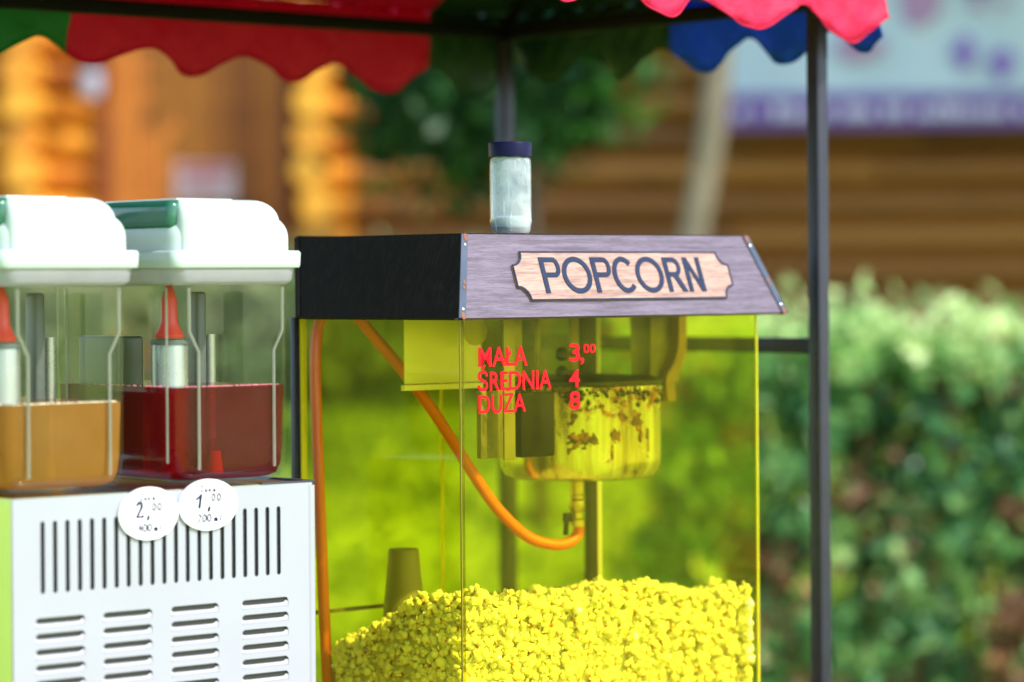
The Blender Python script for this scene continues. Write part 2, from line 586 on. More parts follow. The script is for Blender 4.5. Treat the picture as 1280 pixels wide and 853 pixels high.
M['door'] = log_mat('brown_door_boards', [(0.25, (0.22, 0.052, 0.004)), (0.5, (0.46, 0.132, 0.008)), (0.8, (0.60, 0.20, 0.015))])
M['paper'] = plain('pale_notice_paper', (0.68, 0.55, 0.56), 0.7, 0, 0.04)
M['notice_red'] = plain('notice_red', (0.6, 0.12, 0.14), 0.7)
M['lamp_white'] = plain('lamp_glass_white', (0.40, 0.42, 0.54), 0.3)
M['banner'] = plain('pale_blue_banner', (0.50, 0.60, 0.72), 0.5, 0, 0.08, 2.0)
M['banner_strip'] = plain('violet_banner_strip', (0.14, 0.05, 0.32), 0.5)
M['banner_dots'] = plain('violet_banner_dots', (0.24, 0.12, 0.50), 0.5)
M['banner_dots_pink'] = plain('mauve_banner_dots', (0.42, 0.22, 0.42), 0.5)
M['banner_ink'] = plain('white_banner_print', (0.72, 0.70, 0.78), 0.5)
M['bark'] = plain('pale_bark', (0.36, 0.27, 0.19), 0.85, 0, 0.35, 12, 0.4)
M['bark_dark'] = plain('dark_bark', (0.06, 0.045, 0.032), 0.9, 0, 0.4, 14, 0.4)
M['twig'] = plain('brown_twigs', (0.34, 0.15, 0.06), 0.85, 0, 0.4, 14, 0.2)
M['hedge'] = leaf_mat('hedge_leaves', [(0.0, (0.035, 0.12, 0.055)), (0.35, (0.11, 0.31, 0.10)), (0.7, (0.30, 0.54, 0.15)), (1.0, (0.64, 0.80, 0.34))], 0.4, 0.32)
M['dry'] = leaf_mat('dry_leaves', [(0.0, (0.14, 0.06, 0.025)), (0.5, (0.32, 0.15, 0.07)), (1.0, (0.48, 0.27, 0.14))], 0.3, 0.6)
M['shrub'] = leaf_mat('shrub_leaves', [(0.0, (0.06, 0.10, 0.03)), (0.5, (0.15, 0.24, 0.08)), (1.0, (0.28, 0.36, 0.13))], 0.4, 0.45)
M['tree_leaves'] = leaf_mat('tree_leaves', [(0.0, (0.008, 0.035, 0.012)), (0.6, (0.018, 0.085, 0.018)), (1.0, (0.07, 0.25, 0.03))], 0.4, 0.4)
M['grass'] = leaf_mat('grass_blades', [(0.0, (0.15, 0.26, 0.02)), (0.5, (0.27, 0.40, 0.03)), (1.0, (0.38, 0.50, 0.06))], 0.4, 0.6)
M['soil'] = plain('lawn_soil', (0.32, 0.46, 0.035), 0.95, 0, 0.5, 1.6, 0.3)

# ------------------------------------------------------------------ ground
def ground_z(x, y):
    t = min(max((y - 9.2) / 3.4, 0.0), 1.0)
    return 0.98 * t * t * (3 - 2 * t) + 0.02 * math.sin(x * 1.7 + y)


bm = bmesh.new()
xs = [-150, -60, -25, -12] + [-6 + .4 * k for k in range(31)] + [12, 25, 60, 150]
ys = [-150, -60, -20, -6, 0, 3, 5] + [5.6 + .25 * k for k in range(38)] + [16, 20, 40, 90, 200]
gv = [[bm.verts.new((x, y, ground_z(x, y))) for x in xs] for y in ys]
for a, b in zip(gv, gv[1:]):
    for k in range(len(xs) - 1):
        bm.faces.new((a[k], a[k + 1], b[k + 1], b[k]))
props(from_bm('ground', bm, M['soil'], None, True), 'green lawn rising behind the cart to the log wall', 'lawn', kind='structure')


def leaf_cloud(name, pts, tones, size, mat, parent=None, n_per=1, flat=0.0):
    """Leaf-sized folded quads at pts, each with its own tone."""
    n = len(pts)
    d = RNG.normal(size=(n, 3)); d /= np.linalg.norm(d, axis=1)[:, None]
    d[:, 2] *= (1 - flat); d /= np.linalg.norm(d, axis=1)[:, None]
    e = RNG.normal(size=(n, 3)); e -= (e * d).sum(1)[:, None] * d; e /= np.linalg.norm(e, axis=1)[:, None]
    s = size * RNG.uniform(0.6, 1.3, n)[:, None]
    nrm = np.cross(d, e)
    P = np.stack([pts - d * s, pts + e * s * .5 + nrm * s * .18, pts + d * s, pts - e * s * .5 + nrm * s * .18], 1).reshape(-1, 3)
    me = bpy.data.meshes.new(name)
    me.vertices.add(4 * n); me.vertices.foreach_set('co', P.astype(np.float32).ravel())
    me.loops.add(4 * n); me.loops.foreach_set('vertex_index', np.arange(4 * n, dtype=np.int32))
    me.polygons.add(n); me.polygons.foreach_set('loop_start', np.arange(0, 4 * n, 4, dtype=np.int32))
    me.update(calc_edges=True)
    a = me.attributes.new('tone', 'FLOAT', 'FACE')
    a.data.foreach_set('value', np.clip(tones, 0, 1).astype(np.float32))
    return link(name, me, mat, parent)


def clumps(n_cl, n_leaf, sampler, rad):
    """Leaf points gathered in clumps: (points, tone per leaf); each clump is lighter or darker on the whole."""
    C = np.array([sampler() for _ in range(n_cl)])
    base = RNG.uniform(0.05, 0.85, n_cl)
    idx = RNG.integers(0, n_cl, n_leaf)
    g = RNG.normal(size=(n_leaf, 3)) * rad * RNG.uniform(.5, 1.3, n_cl)[idx][:, None]
    return C[idx] + g, base[idx] + RNG.normal(size=n_leaf) * .18


# grass on the bank
n = 80000
gx, gy = RNG.uniform(-4.6, 4.6, n), RNG.uniform(4.0, 13.6, n)
gz = np.array([ground_z(a, b) for a, b in zip(gx, gy)])
gp = np.stack([gx, gy, gz + .02], 1)
gt = .5 + .35 * np.sin(gx * 2.1) * np.sin(gy * 1.7) + RNG.normal(size=n) * .2
o = leaf_cloud('grass', gp, gt, .032, M['grass'])
props(o, 'short sunlit grass covering the bank behind the cart', 'grass', kind='stuff')

# ------------------------------------------------------------------ log cabin
WALL_Y = 14.0
cab = empty('log_cabin', 'log cabin with horizontal varnished logs and brown board door behind the cart', 'cabin', (0, WALL_Y, 0))


def px_x(px, Y): return (px - 640.0) / FPX * Y


def log_wall(name, x0, x1, z0, z1, hgt, parent, y0=0.0, mat=None):
    bm = bmesh.new()
    lay = bm.faces.layers.float.new('tone')
    z, k = z0, 0
    while z < z1:
        x = x0
        while x < x1:
            ln = min(RNG.uniform(1.6, 3.6), x1 - x)
            if x1 - x - ln < .5: ln = x1 - x
            tone = RNG.uniform(.15, 1)
            prof = [(y0 + .10 - .10 * math.sin(math.pi * q / 6) ** .6, z + hgt * q / 6) for q in range(7)]
            a = [bm.verts.new((x + .003, p[0], p[1])) for p in prof]
            b = [bm.verts.new((x + ln - .003, p[0], p[1])) for p in prof]
            for q in range(6):
                f = bm.faces.new((a[q], b[q], b[q + 1], a[q + 1])); f[lay] = tone
            for cap in (a[::-1], b):
                f = bm.faces.new(cap); f[lay] = tone
            x += ln
        z += hgt
        k += 1
    me = bpy.data.meshes.new(name)
    bm.normal_update(); bm.to_mesh(me); bm.free()
    o = link(name, me, mat or M['logs'], parent, 40)
    return o


DX0, DX1 = px_x(140, WALL_Y), px_x(352, WALL_Y)
log_wall('wall', -7.0, DX0 - .06, 0.85, 3.6, .155, cab)
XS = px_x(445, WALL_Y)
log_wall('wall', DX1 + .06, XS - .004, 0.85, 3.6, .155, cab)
log_wall('wall', XS, 6.0, 0.85, 3.6, .155, cab, 0.0, M['logs_shaded'])
box('wall_backing', (-7, .12, .6), (6, .3, 3.7), M['door'], cab)
bm = bmesh.new(); lay = bm.faces.layers.float.new('tone')
nb = 7
for k in range(nb):
    w = (DX1 - DX0) / nb
    f0 = set(bm.faces)
    add_box(bm, (DX0 + k * w + .004, .02 + .006 * (k % 2), .95), (DX0 + (k + 1) * w - .004, .06, 3.05), .006, 1)
    t = RNG.uniform(.2, .9)
    for f in set(bm.faces) - f0: f[lay] = t
door = from_bm('door', bm, M['door'], cab)
bm = bmesh.new()
for lo, hi in (((DX0 - .06, -.03, .9), (DX0, .1, 3.2)), ((DX1, -.03, .9), (DX1 + .06, .1, 3.2))):
    add_box(bm, lo, hi, .008, 2)
from_bm('door_frame', bm, M['door'], door)
tube('door_handle', [(DX1 - .12, .015, 1.86), (DX1 - .12, -.04, 1.86), (DX1 - .24, -.04, 1.86)], .012, M['dark_metal'], door)
# corner of crossing log ends beside the door
bm = bmesh.new(); lay = bm.faces.layers.float.new('tone')
cx0 = px_x(398, WALL_Y)
z = .86
while z < 3.4:
    f0 = set(bm.faces)
    add_tube(bm, [(cx0 + RNG.uniform(-.02, .02), -.34 + RNG.uniform(-.05, .05), z + .077), (cx0, .1, z + .077)], .078, 16)
    t = RNG.uniform(.6, 1.0)
    for f in set(bm.faces) - f0: f[lay] = t
    z += .155
from_bm('log_ends', bm, M['logs'], cab, 50)
cx1 = px_x(40, WALL_Y)
bm = bmesh.new(); lay = bm.faces.layers.float.new('tone')
z = .86
while z < 3.4:
    f0 = set(bm.faces)
    add_tube(bm, [(cx1 + RNG.uniform(-.02, .02), -.34 + RNG.uniform(-.05, .05), z + .077), (cx1, .1, z + .077)], .078, 16)
    t = RNG.uniform(.5, 1.0)
    for f in set(bm.faces) - f0: f[lay] = t
    z += .155
from_bm('log_ends', bm, M['logs'], cab, 50)

# notice on the door
pa, pb = at(219, 252, WALL_Y - .02), at(293, 204, WALL_Y - .02)
nz = empty('door_notice', 'pale paper notice with red heading pinned to the brown board door', 'notice', ((pa.x + pb.x) / 2, WALL_Y, pa.z))
hw, hh = (pb.x - pa.x) / 2, pb.z - pa.z
box('sheet', (-hw, .006, 0), (hw, .012, hh), M['paper'], nz)
bm = bmesh.new(); add_box(bm, (-hw * .85, .001, hh * .70), (hw * .85, .004, hh * .92))
from_bm('heading_band', bm, M['notice_red'], nz)
bm = bmesh.new()
for k in range(5):
    add_box(bm, (-hw * .7, .002, hh * (.14 + .1 * k)), (hw * RNG.uniform(.3, .7), .0045, hh * (.17 + .1 * k)))
props(from_bm('print_lines', bm, M['notice_red'], nz), kind=None)

# wall lamp
pl = at(112, 100, WALL_Y - .12)
wl = empty('wall_lamp', 'white glass wall lamp under a dark cap beside the cabin door', 'lamp', (pl.x, WALL_Y, 0))
lathe('lamp_glass', [(0, pl.z - .085), (.035, pl.z - .08), (.055, pl.z - .03), (.05, pl.z + .03), (.03, pl.z + .05), (0, pl.z + .05)], (0, -.10, 0), M['lamp_white'], wl, 24)
lathe('lamp_cap', [(.03, pl.z + .052), (.062, pl.z + .055), (.04, pl.z + .09), (0, pl.z + .1)], (0, -.10, 0), M['dark_metal'], wl, 24)
tube('bracket', [(0, -.1, pl.z + .09), (0, -.06, pl.z + .12), (0, .0, pl.z + .12), (0, .03, pl.z + .1)], .009, M['dark_metal'], wl)

# banner
bl, br_ = at(902, 160, WALL_Y - .25), at(1420, 160, WALL_Y - .25)
bt = at(902, -140, WALL_Y - .25)
bn = empty('banner', 'pale blue banner with violet spots and printed violet strip hung on the log wall', 'banner', (bl.x, WALL_Y - .25, bl.z))
bw, bh = br_.x - bl.x, bt.z - bl.z
bm = bmesh.new()
N = 24
g = [[bm.verts.new((bw * i / N, .012 * math.sin(i * .9 + j * .4), bh * j / 8)) for i in range(N + 1)] for j in range(9)]
for j in range(8):
    for i in range(N): bm.faces.new((g[j][i], g[j][i + 1], g[j + 1][i + 1], g[j + 1][i]))
ob = from_bm('sheet', bm, M['banner'], bn, True)
md = ob.modifiers.new('thick', 'SOLIDIFY'); md.thickness = .003
sc = (WALL_Y - .25) / FPX
box('violet_strip', (0, -.022, 0), (bw, -.018, 42 * sc), M['banner_strip'], bn)
x = .06
while x < bw - .05:
    bm = bmesh.new()
    w = RNG.uniform(.018, .05)
    add_box(bm, (x, -.0275, 11 * sc), (x + w, -.0235, RNG.uniform(21, 30) * sc), .004, 1)
    x += w + RNG.choice([.008, .012, .05])
    from_bm('lettering', bm, M['banner_ink'], bn)


def disc_bm(bm, cx, cz, rx, rz, y0, y1, n=24, wob=.12):
    ph = RNG.uniform(0, 6)
    a = [(cx + rx * (1 + wob * math.sin(3 * t + ph)) * math.cos(t), cz + rz * (1 + wob * math.sin(2 * t + ph)) * math.sin(t)) for t in [2 * math.pi * k / n for k in range(n)]]
    f = [bm.verts.new((x, y0, z)) for x, z in a]; b = [bm.verts.new((x, y1, z)) for x, z in a]
    bm.faces.new(f); bm.faces.new(b[::-1])
    for k in range(n): bm.faces.new((f[k], f[(k + 1) % n], b[(k + 1) % n], b[k]))


for mat, spots in (('banner_dots', ((1206, 66, 13, 20), (1253, 80, 15, 19), (1224, -30, 26, 22), (1340, 40, 20, 22))),
                   ('banner_dots_pink', ((1150, 5, 26, 30), (1222, 5, 9, 9), (1254, 2, 9, 8), (1075, 60, 30, 18), (985, -40, 30, 20)))):
    for px, py, rx, ry in spots:
        bm = bmesh.new()
        p = at(px, py, WALL_Y - .28)
        disc_bm(bm, p.x - bl.x, p.z - bl.z, rx * sc, ry * sc, -.026, -.020)
        from_bm('spot_print', bm, M[mat], bn)

# ------------------------------------------------------------------ trees, hedge, shrubs
def tree(name, label, base, top, r0, r1, crown_c, crown_r, n_cl, n_leaf, cl_r, leaf, bark, leaves, group=None, limbs=5, low=.55):
    t = empty(name, label, 'tree', base)
    B, T = Vector((0, 0, 0)), Vector(top) - Vector(base)
    cc = Vector(crown_c) - Vector(base)
    bm = bmesh.new()
    path = [B.lerp(T, k / 6) + Vector((RNG.uniform(-.02, .02), RNG.uniform(-.02, .02), 0)) * (0 < k < 6) for k in range(7)]
    path = spline_pts(path, 4)
    add_tube(bm, path, [r0 + (r1 - r0) * k / (len(path) - 1) for k in range(len(path))], 12)
    for k in range(limbs):
        s = path[min(len(path) - 1, int(len(path) * (low + (1 - low) * k / limbs)))]
        e = cc + Vector((RNG.uniform(-1, 1) * crown_r[0], RNG.uniform(-1, 1) * crown_r[1], RNG.uniform(-.5, .6) * crown_r[2])) * .8
        m1 = s.lerp(e, .5) + Vector((0, 0, .08))
        lp = spline_pts([s, m1, e], 5)
        add_tube(bm, lp, [r1 * .7 * (1 - .8 * q / (len(lp) - 1)) for q in range(len(lp))], 7)
    from_bm('trunk', bm, M[bark], t, 60)

    def samp():
        d = RNG.normal(size=3); d /= np.linalg.norm(d)
        return np.array(cc) + d * RNG.uniform(.25, 1.0) ** .6 * np.array(crown_r)
    P, tn = clumps(n_cl, n_leaf, samp, cl_r)
    leaf_cloud('crown', P, tn, leaf, M[leaves], t)
    return t


a, b = at(858, 330, 12.3), at(904, 40, 12.3)
d = (b - a)
base = a - d * ((a.z - ground_z(a.x, 12.3)) / d.z)
top = base + d * 3.6
tree('pale_tree', 'slim tree with a leaning pale trunk in front of the log wall, with an added unseen crown', base, top, .062, .045,
     (5.0, 11.9, 4.9), (3.0, 1.3, 1.3), 150, 26000, .26, .085, 'bark', 'tree_leaves', None, 8, .93)  # unseen crown, set far to the right to shade the log wall
a = at(674, 250, 11.2)
g0 = ground_z(a.x, 11.2)
tree('dark_tree', 'small dark green tree hanging over the jar behind the cart', (a.x, 11.2, g0), (a.x - .05, 11.2, 2.6), .032, .018,
     (px_x(605, 11.2), 11.2, 2.52), (.52, .42, .64), 90, 15000, .095, .045, 'bark_dark', 'tree_leaves', None, 5)


def hedge(name, label, x0, x1, y0, y1, top, n_cl, n_leaf, cl_r, leaf, mat, cat='hedge', group=None):
    cx = (x0 + x1) / 2; cyy = (y0 + y1) / 2
    g0 = ground_z(cx, cyy)
    h = empty(name, label, cat, (cx, cyy, g0), 0, group)
    H = top - g0

    def samp():
        x, y = RNG.uniform(x0 - cx, x1 - cx), RNG.uniform(y0 - cyy, y1 - cyy)
        z = RNG.uniform(0, H) ** .9
        k = RNG.uniform()
        if k < .5: y = y0 - cyy + RNG.uniform(0, .12)
        elif k < .75: z = H - RNG.uniform(0, .1)
        return np.array((x, y, z))
    P, tn = clumps(n_cl, n_leaf, samp, cl_r)
    tn = tn + .6 * np.clip((P[:, 2] - H + .16) / .16, 0, 1)          # sunlit top rim painted in as paler leaf tones
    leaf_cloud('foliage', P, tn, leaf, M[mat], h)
    if cat == 'hedge':
        P, tn = clumps(46, 3600, samp, cl_r * 1.1)
        leaf_cloud('dry_leaves', P, tn, leaf * .9, M['dry'], h)
    bm = bmesh.new()
    k = 0
    while k < int((x1 - x0) / .06):
        s = Vector((RNG.uniform(x0 - cx, x1 - cx), RNG.uniform(y0 - cyy + .08, y1 - cyy), -.1))
        e = s + Vector((RNG.uniform(-.25, .25), RNG.uniform(-.2, .1), RNG.uniform(.5, .95) * H))
        lp = spline_pts([s, s.lerp(e, .5) + Vector((RNG.uniform(-.06, .06), RNG.uniform(-.06, .06), 0)), e], 4)
        add_tube(bm, lp, [RNG.uniform(.012, .026) * (1 - .75 * q / (len(lp) - 1)) for q in range(len(lp))], 6)
        k += 1
    from_bm('stems', bm, M['twig'], h, 60)
    return h


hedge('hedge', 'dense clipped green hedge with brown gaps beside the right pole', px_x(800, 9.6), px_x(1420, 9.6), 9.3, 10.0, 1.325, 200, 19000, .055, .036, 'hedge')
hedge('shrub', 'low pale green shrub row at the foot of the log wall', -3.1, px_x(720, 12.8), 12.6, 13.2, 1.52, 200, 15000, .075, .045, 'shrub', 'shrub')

# ------------------------------------------------------------------ food cart and canopy
TH = 42.0
PR = at(1023.5, 400, 5.3)
CF = Frame(PR, TH)
LB = CF.hit(632, 250, 'u', 0.0).y            # back pole's distance along v
LU = 2.0
cart = empty('food_cart', 'black tube framed food cart with red green and blue scalloped awning', 'food cart', CF.o, TH)
ZB = CF.hit(560, 38, 'v', LB).z               # height of the top bars
S = .0137
for (u, v) in ((0, 0), (0, LB), (-LU, 0), (-LU, LB)):
    box('pole', (u - S, v - S, 0), (u + S, v + S, ZB - S), M['black_paint'], cart, .003, 3)
M['black_bar'] = plain('black_bar_paint', (0.004, 0.004, 0.005), 0.6, 0, 0.2, 30, 0.05, spec=0.1)
for lo, hi in (((-LU - S, LB - S, ZB - S + .001), (S, LB + S, ZB + S)), ((-LU - S, -S, ZB - S + .001), (S, S, ZB + S)),
               ((-S, S + .001, ZB - S + .001), (S, LB - S - .001, ZB + S)), ((-LU - S, S + .001, ZB - S + .001), (-LU + S, LB - S - .001, ZB + S))):
    box('top_bar', lo, hi, M['black_bar'], cart, .003, 3)
zr = CF.hit(1005, 432, 'u', 0).z
box('side_rail', (-.0125, S + .001, zr - .0135), (.0125, LB - S - .001, zr + .0135), M['black_paint'], cart, .003, 3)
CZ = .735
box('counter', (-LU + S + .03, -.32, CZ - .04), (-.06, LB - .06, CZ), M['wood_counter'], cart, .004, 2)
box('counter_frame', (-LU + S + .06, -.28, CZ - .10), (-.09, LB - .09, CZ - .042), M['black_paint'], cart)
for u in (-LU + .1, -.13):
    box('leg', (u, -.25, 0), (u + .04, -.21, CZ - .102), M['black_paint'], cart)

OV = .08


def valance(name, mat, axis, val, pts_px, top_z, span, flip=1, seams=None, out=1, lean=.012):
    """Scalloped strip hanging on the plane axis=val; pts_px are the low and high points of its hem in the photograph."""
    k = 0 if axis == 'v' else 1
    pts = []
    for px, py in pts_px:
        h = CF.hit(px, py, axis, val)
        pts.append((h[k], h.z))
    pts.sort()
    per = (pts[-1][0] - pts[0][0]) / (len(pts) - 1)
    zz = [p[1] for p in pts]
    while pts[0][0] > span[0]: pts.insert(0, (pts[0][0] - per, pts[1][1]))
    while pts[-1][0] < span[1]: pts.append((pts[-1][0] + per, pts[-2][1]))
    n = max(8, int((span[1] - span[0]) / .006))
    bm = bmesh.new()
    cols = []
    for i in range(n + 1):
        s = span[0] + (span[1] - span[0]) * i / n
        for (s0, z0), (s1, z1) in zip(pts, pts[1:]):
            if s0 <= s <= s1 + 1e-9:
                t = (s - s0) / (s1 - s0)
                w = .5 - .5 * math.cos(math.pi * t)
                zb = z0 + (z1 - z0) * w
                break
        col = []
        for j in range(7):
            q = j / 6
            z = top_z + (zb - top_z) * q
            d = val + out * (lean * q * q + .009 * q * math.sin(s * 21 + val * 9) + .004 * q * math.sin(s * 47 + 3 * q) + .0022 * math.sin(s * 83 - 9 * q) + .0016 * math.sin(s * 140 + 13 * q))
            col.append(bm.verts.new((s, d, z) if axis == 'v' else (d, s, z)))
        cols.append(col)
    for a, b in zip(cols, cols[1:]):
        for j in range(6): bm.faces.new((a[j], b[j], b[j + 1], a[j + 1]))
    hem = [c[6].co.copy() for c in cols]
    o = from_bm(name, bm, M[mat], cart, True)
    tube('hem', hem, .0017, M[mat], o, 8)
    md = o.modifiers.new('thick', 'SOLIDIFY'); md.thickness = .0012; md.offset = 0
    return o


ZT = ZB + .045
VBk = LB + OV
back_px = [(52, 44), (120, 79), (190, 60), (243, 95), (315, 70), (366, 103), (427, 78), (487, 116)]
s1 = CF.hit(90, 40, 'v', VBk).x
s2 = CF.hit(538, 80, 'v', VBk).x
s0 = s1 - (s2 - s1)
valance('valance_back', 'green_cloth', 'v', VBk, back_px, ZT, (-LU - OV, s1))
valance('valance_back', 'red_cloth', 'v', VBk, back_px, ZT, (s1, s2))
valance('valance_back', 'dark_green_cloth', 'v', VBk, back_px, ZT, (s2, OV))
right_px = [(727, 70), (768, 99), (824, 60), (873, 90), (931, 47), (979, 80), (1030, 38), (1072, 65)]
seam = CF.hit(837, 60, 'u', OV).y
valance('valance_side', 'blue_cloth', 'u', OV, right_px, ZT, (-OV, seam))
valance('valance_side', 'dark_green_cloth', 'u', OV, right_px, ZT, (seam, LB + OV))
front_px = [(700, 2), (765, -14), (829, 22), (865, -6), (940, 37), (996, 6), (1062, 54), (1106, 22)]
valance('valance_front', 'pink_cloth', 'v', -OV, front_px, ZT, (-.95, OV), out=-1)
valance('valance_front', 'green_cloth', 'v', -OV, front_px, ZT, (-LU - OV, -.95), out=-1)

# roof: a low ridge along u, striped cloth
RIDGE = ZT + .34
vm = LB / 2


def roof_panel(u0, u1, mat):
    bm = bmesh.new()
    N, K = max(2, int((u1 - u0) / .05)), 14
    g = []
    for i in range(N + 1):
        u = u0 + (u1 - u0) * i / N
        row = []
        for j in range(K + 1):
            v = -OV + (LB + 2 * OV) * j / K
            q = 1 - abs(v - vm) / (vm + OV)
            z = ZT + (RIDGE - ZT) * q - .018 * math.sin(math.pi * q) + .004 * math.sin(u * 9)
            row.append(bm.verts.new((u, v, z)))
        g.append(row)
    for a, b in zip(g, g[1:]):
        for j in range(K): bm.faces.new((a[j], b[j], b[j + 1], a[j + 1]))
    o = from_bm('roof_panel', bm, M[mat], cart, True)
    md = o.modifiers.new('thick', 'SOLIDIFY'); md.thickness = .0012; md.offset = 0


roof_panel(-LU - OV, s1, 'green_cloth')
roof_panel(s1, s2, 'red_cloth')
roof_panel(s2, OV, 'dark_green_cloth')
for u in (-LU - OV, OV):
    bm = bmesh.new()
    vs = [bm.verts.new((u, v, z)) for v, z in ((-OV, ZT), (LB + OV, ZT), (vm, RIDGE))]
    bm.faces.new(vs)
    o = from_bm('gable_cloth', bm, M['dark_green_cloth'], cart)
    md = o.modifiers.new('thick', 'SOLIDIFY'); md.thickness = .0012
bm = bmesh.new()
for u in (0, -LU):
    for v in (0, LB):
        add_tube(bm, [(u, v, ZB + S), (u, vm, RIDGE - .03)], .011, 8)
add_tube(bm, [(-LU, vm, RIDGE - .03), (0, vm, RIDGE - .03)], .011, 8)
from_bm('roof_frame', bm, M['black_bar'], cart, 60)

# ------------------------------------------------------------------ popcorn machine
MC = at(576, 398, 4.6)
MF = Frame(MC, TH)
mach = empty('popcorn_machine', 'popcorn machine with yellow see-through panes under a dark wood hood', 'popcorn machine', MF.o, TH)
MW = MF.hit(947, 600, 'v', 0).x
MD = MF.hit(379, 600, 'u', 0).y
O = .036
VB_ = MF.hit(369, 390, 'u', -O).y
HB = MF.hit(570, 398, 'v', -O).z
HT = MF.hit(582, 293, 'v', .008).z
IN = .046
PB = CZ + .055
TK = .004
# base tray
box('base', (-.012, -.012, CZ), (MW + .012, MD + .012, PB), M['steel'], mach, .004, 2)
# panes
box('front_pane', (0, 0, PB), (MW, TK, HB), M['pane'], mach)
box('side_pane', (0, TK + .001, PB), (TK, MD - TK - .001, HB), M['pane'], mach)
box('side_pane', (MW - TK, TK + .001, PB), (MW, MD - TK - .001, HB), M['pane'], mach)
mid = MF.hit(553, 560, 'v', MD).x
box('back_door', (.012, MD - TK, PB + .02), (mid, MD, HB), M['pane'], mach)
box('back_door', (mid + .002, MD - TK, PB + .02), (MW - .012, MD, HB), M['pane'], mach)
# edge-lit glow of the acrylic, painted as bright yellow strips
E = .0016
box('pane_edge_glow', (MW + .0003, 0, PB), (MW + .0003 + E, TK, HB), M['pane_edge_glow'], mach)
box('corner_seam', (-.0012, 0, PB), (-.0003, TK * .9, HB), M['seam'], mach)
box('door_edge_glow', (mid - .002, MD + .0005, PB + .02), (mid + .003, MD + .003, HB), M['pane_edge_glow'], mach)
box('door_edge_glow', (-.002, MD + .0005, PB), (.009, MD + .004, HB), M['pane_edge_glow'], mach)
box('corner_bead', (TK + .0005, TK + .0005, PB), (TK + .0065, TK + .0065, HB), M['bead'], mach, .0015, 2)
# back posts and sill
bm = bmesh.new()
add_box(bm, (MW - .034, MD - .020, PB), (MW - .012, MD - TK - .001, HB), .001, 1)
from_bm('back_post', bm, M['dark_metal'], mach)
box('back_post', (MW - .011, MD - .018, PB), (MW - TK - .001, MD - TK - .001, HB), M['plate'], mach)
for p0, p1, mt in ((375.2, 378.6, 'lid_white'), (366, 374.8, 'black_paint')):
    box('back_post', (MF.hit(p0, 500, 'v', MD + .012).x, MD + .006, PB), (MF.hit(p1, 500, 'v', MD + .012).x, MD + .018, HB), M[mt], mach, .001, 2)
zs = MF.hit(500, 752, 'v', MD).z
box('door_sill', (.0, MD - .014, zs - .006), (MW, MD - TK - .001, zs), M['olive_metal'], mach)

# hood
B = [(-O, -O), (MW + O, -O), (MW + O, VB_), (-O, VB_)]
VT_ = MF.hit(368, 300, 'u', -O + IN).y
T = [(-O + IN, -O + IN), (MW + O - IN, -O + IN), (MW + O - IN, VT_), (-O + IN, VT_)]


def slab(name, quad, thick, mat, parent):
    q = [Vector(p) for p in quad]
    n = (q[1] - q[0]).cross(q[3] - q[0]).normalized()
    bm = bmesh.new()
    a = [bm.verts.new(p) for p in q]; b = [bm.verts.new(p - n * thick) for p in q]
    bm.faces.new(a); bm.faces.new(b[::-1])
    for k in range(4): bm.faces.new((a[k], a[(k + 1) % 4], b[(k + 1) % 4], b[k]))
    return from_bm(name, bm, mat, parent)


def hoodq(i):
    j = (i + 1) % 4
    return [(B[i][0], B[i][1], HB), (B[j][0], B[j][1], HB), (T[j][0], T[j][1], HT), (T[i][0], T[i][1], HT)]


hood = slab('hood', hoodq(0), .010, M['veneer'], mach)
slab('hood_side', hoodq(3), .010, M['veneer_shaded'], hood)
slab('hood_side', hoodq(1), .010, M['veneer_shaded'], hood)
slab('hood_back', hoodq(2), .010, M['veneer_shaded'], hood)
box('hood_top', (T[0][0] + .002, T[0][1] + .002, HT - .006), (T[2][0] - .002, T[2][1] - .002, HT + .0015), M['veneer_shaded'], hood)
bm = bmesh.new()      # inner ceiling as a ring of rails under the hood
add_box(bm, (-O + .012, -O + .012, HB + .001), (MW + O - .012, -.002, HB + .006))

from_bm('hood_rail', bm, M['veneer_shaded'], hood)

# hood front plane
P0 = Vector((B[0][0], B[0][1], HB))
EX = Vector((1, 0, 0))
EY = (Vector((0, T[0][1], HT)) - Vector((0, B[0][1], HB))).normalized()
NN = EX.cross(EY)
FB = (EX, EY, NN)


def hood_ab(px, py):
    h = MF.hit_plane(px, py, P0, NN) - P0
    return h.dot(EX), h.dot(EY)


# corner strips with screws
SL = (Vector((T[0][0], T[0][1], HT)) - P0).length


def strip(i0, flip):
    b0 = Vector((B[i0][0], B[i0][1], HB)); t0 = Vector((T[i0][0], T[i0][1], HT))
    d = (t0 - b0)
    w = .013 * flip
    q = [b0 + NN * .0022, b0 + EX * w + NN * .0022, t0 + EX * w + NN * .0022, t0 + NN * .0022]
    if flip < 0: q = [q[1], q[0], q[3], q[2]]
    o = slab('corner_strip', q, .0018, M['steel_blue'], hood)
    for t in (.10, .87):
        bm = bmesh.new()
        c = b0 + d * t + EX * w * .55 + NN * .0024
        m = Matrix.Translation(c) @ NN.to_track_quat('Z', 'Y').to_matrix().to_4x4()
        bmesh.ops.create_uvsphere(bm, u_segments=12, v_segments=6, radius=.0028, matrix=m @ Matrix.Diagonal((1, 1, .5, 1)))
        from_bm('screw', bm, M['screw'], o, True)
    for t, r in ((.02, .006), (.42, .004), (.955, .006), (.36, .003)):
        bm2 = bmesh.new()
        c = b0 + d * t + EX * w * .6 + NN * .0023
        m = Matrix.Translation(c) @ NN.to_track_quat('Z', 'Y').to_matrix().to_4x4()
        bmesh.ops.create_uvsphere(bm2, u_segments=9, v_segments=5, radius=r, matrix=m @ Matrix.Diagonal((.8, 1.2, .12, 1)))
        from_bm('rust_patch', bm2, M['rust'], o, True)


strip(0, 1)
strip(1, -1)

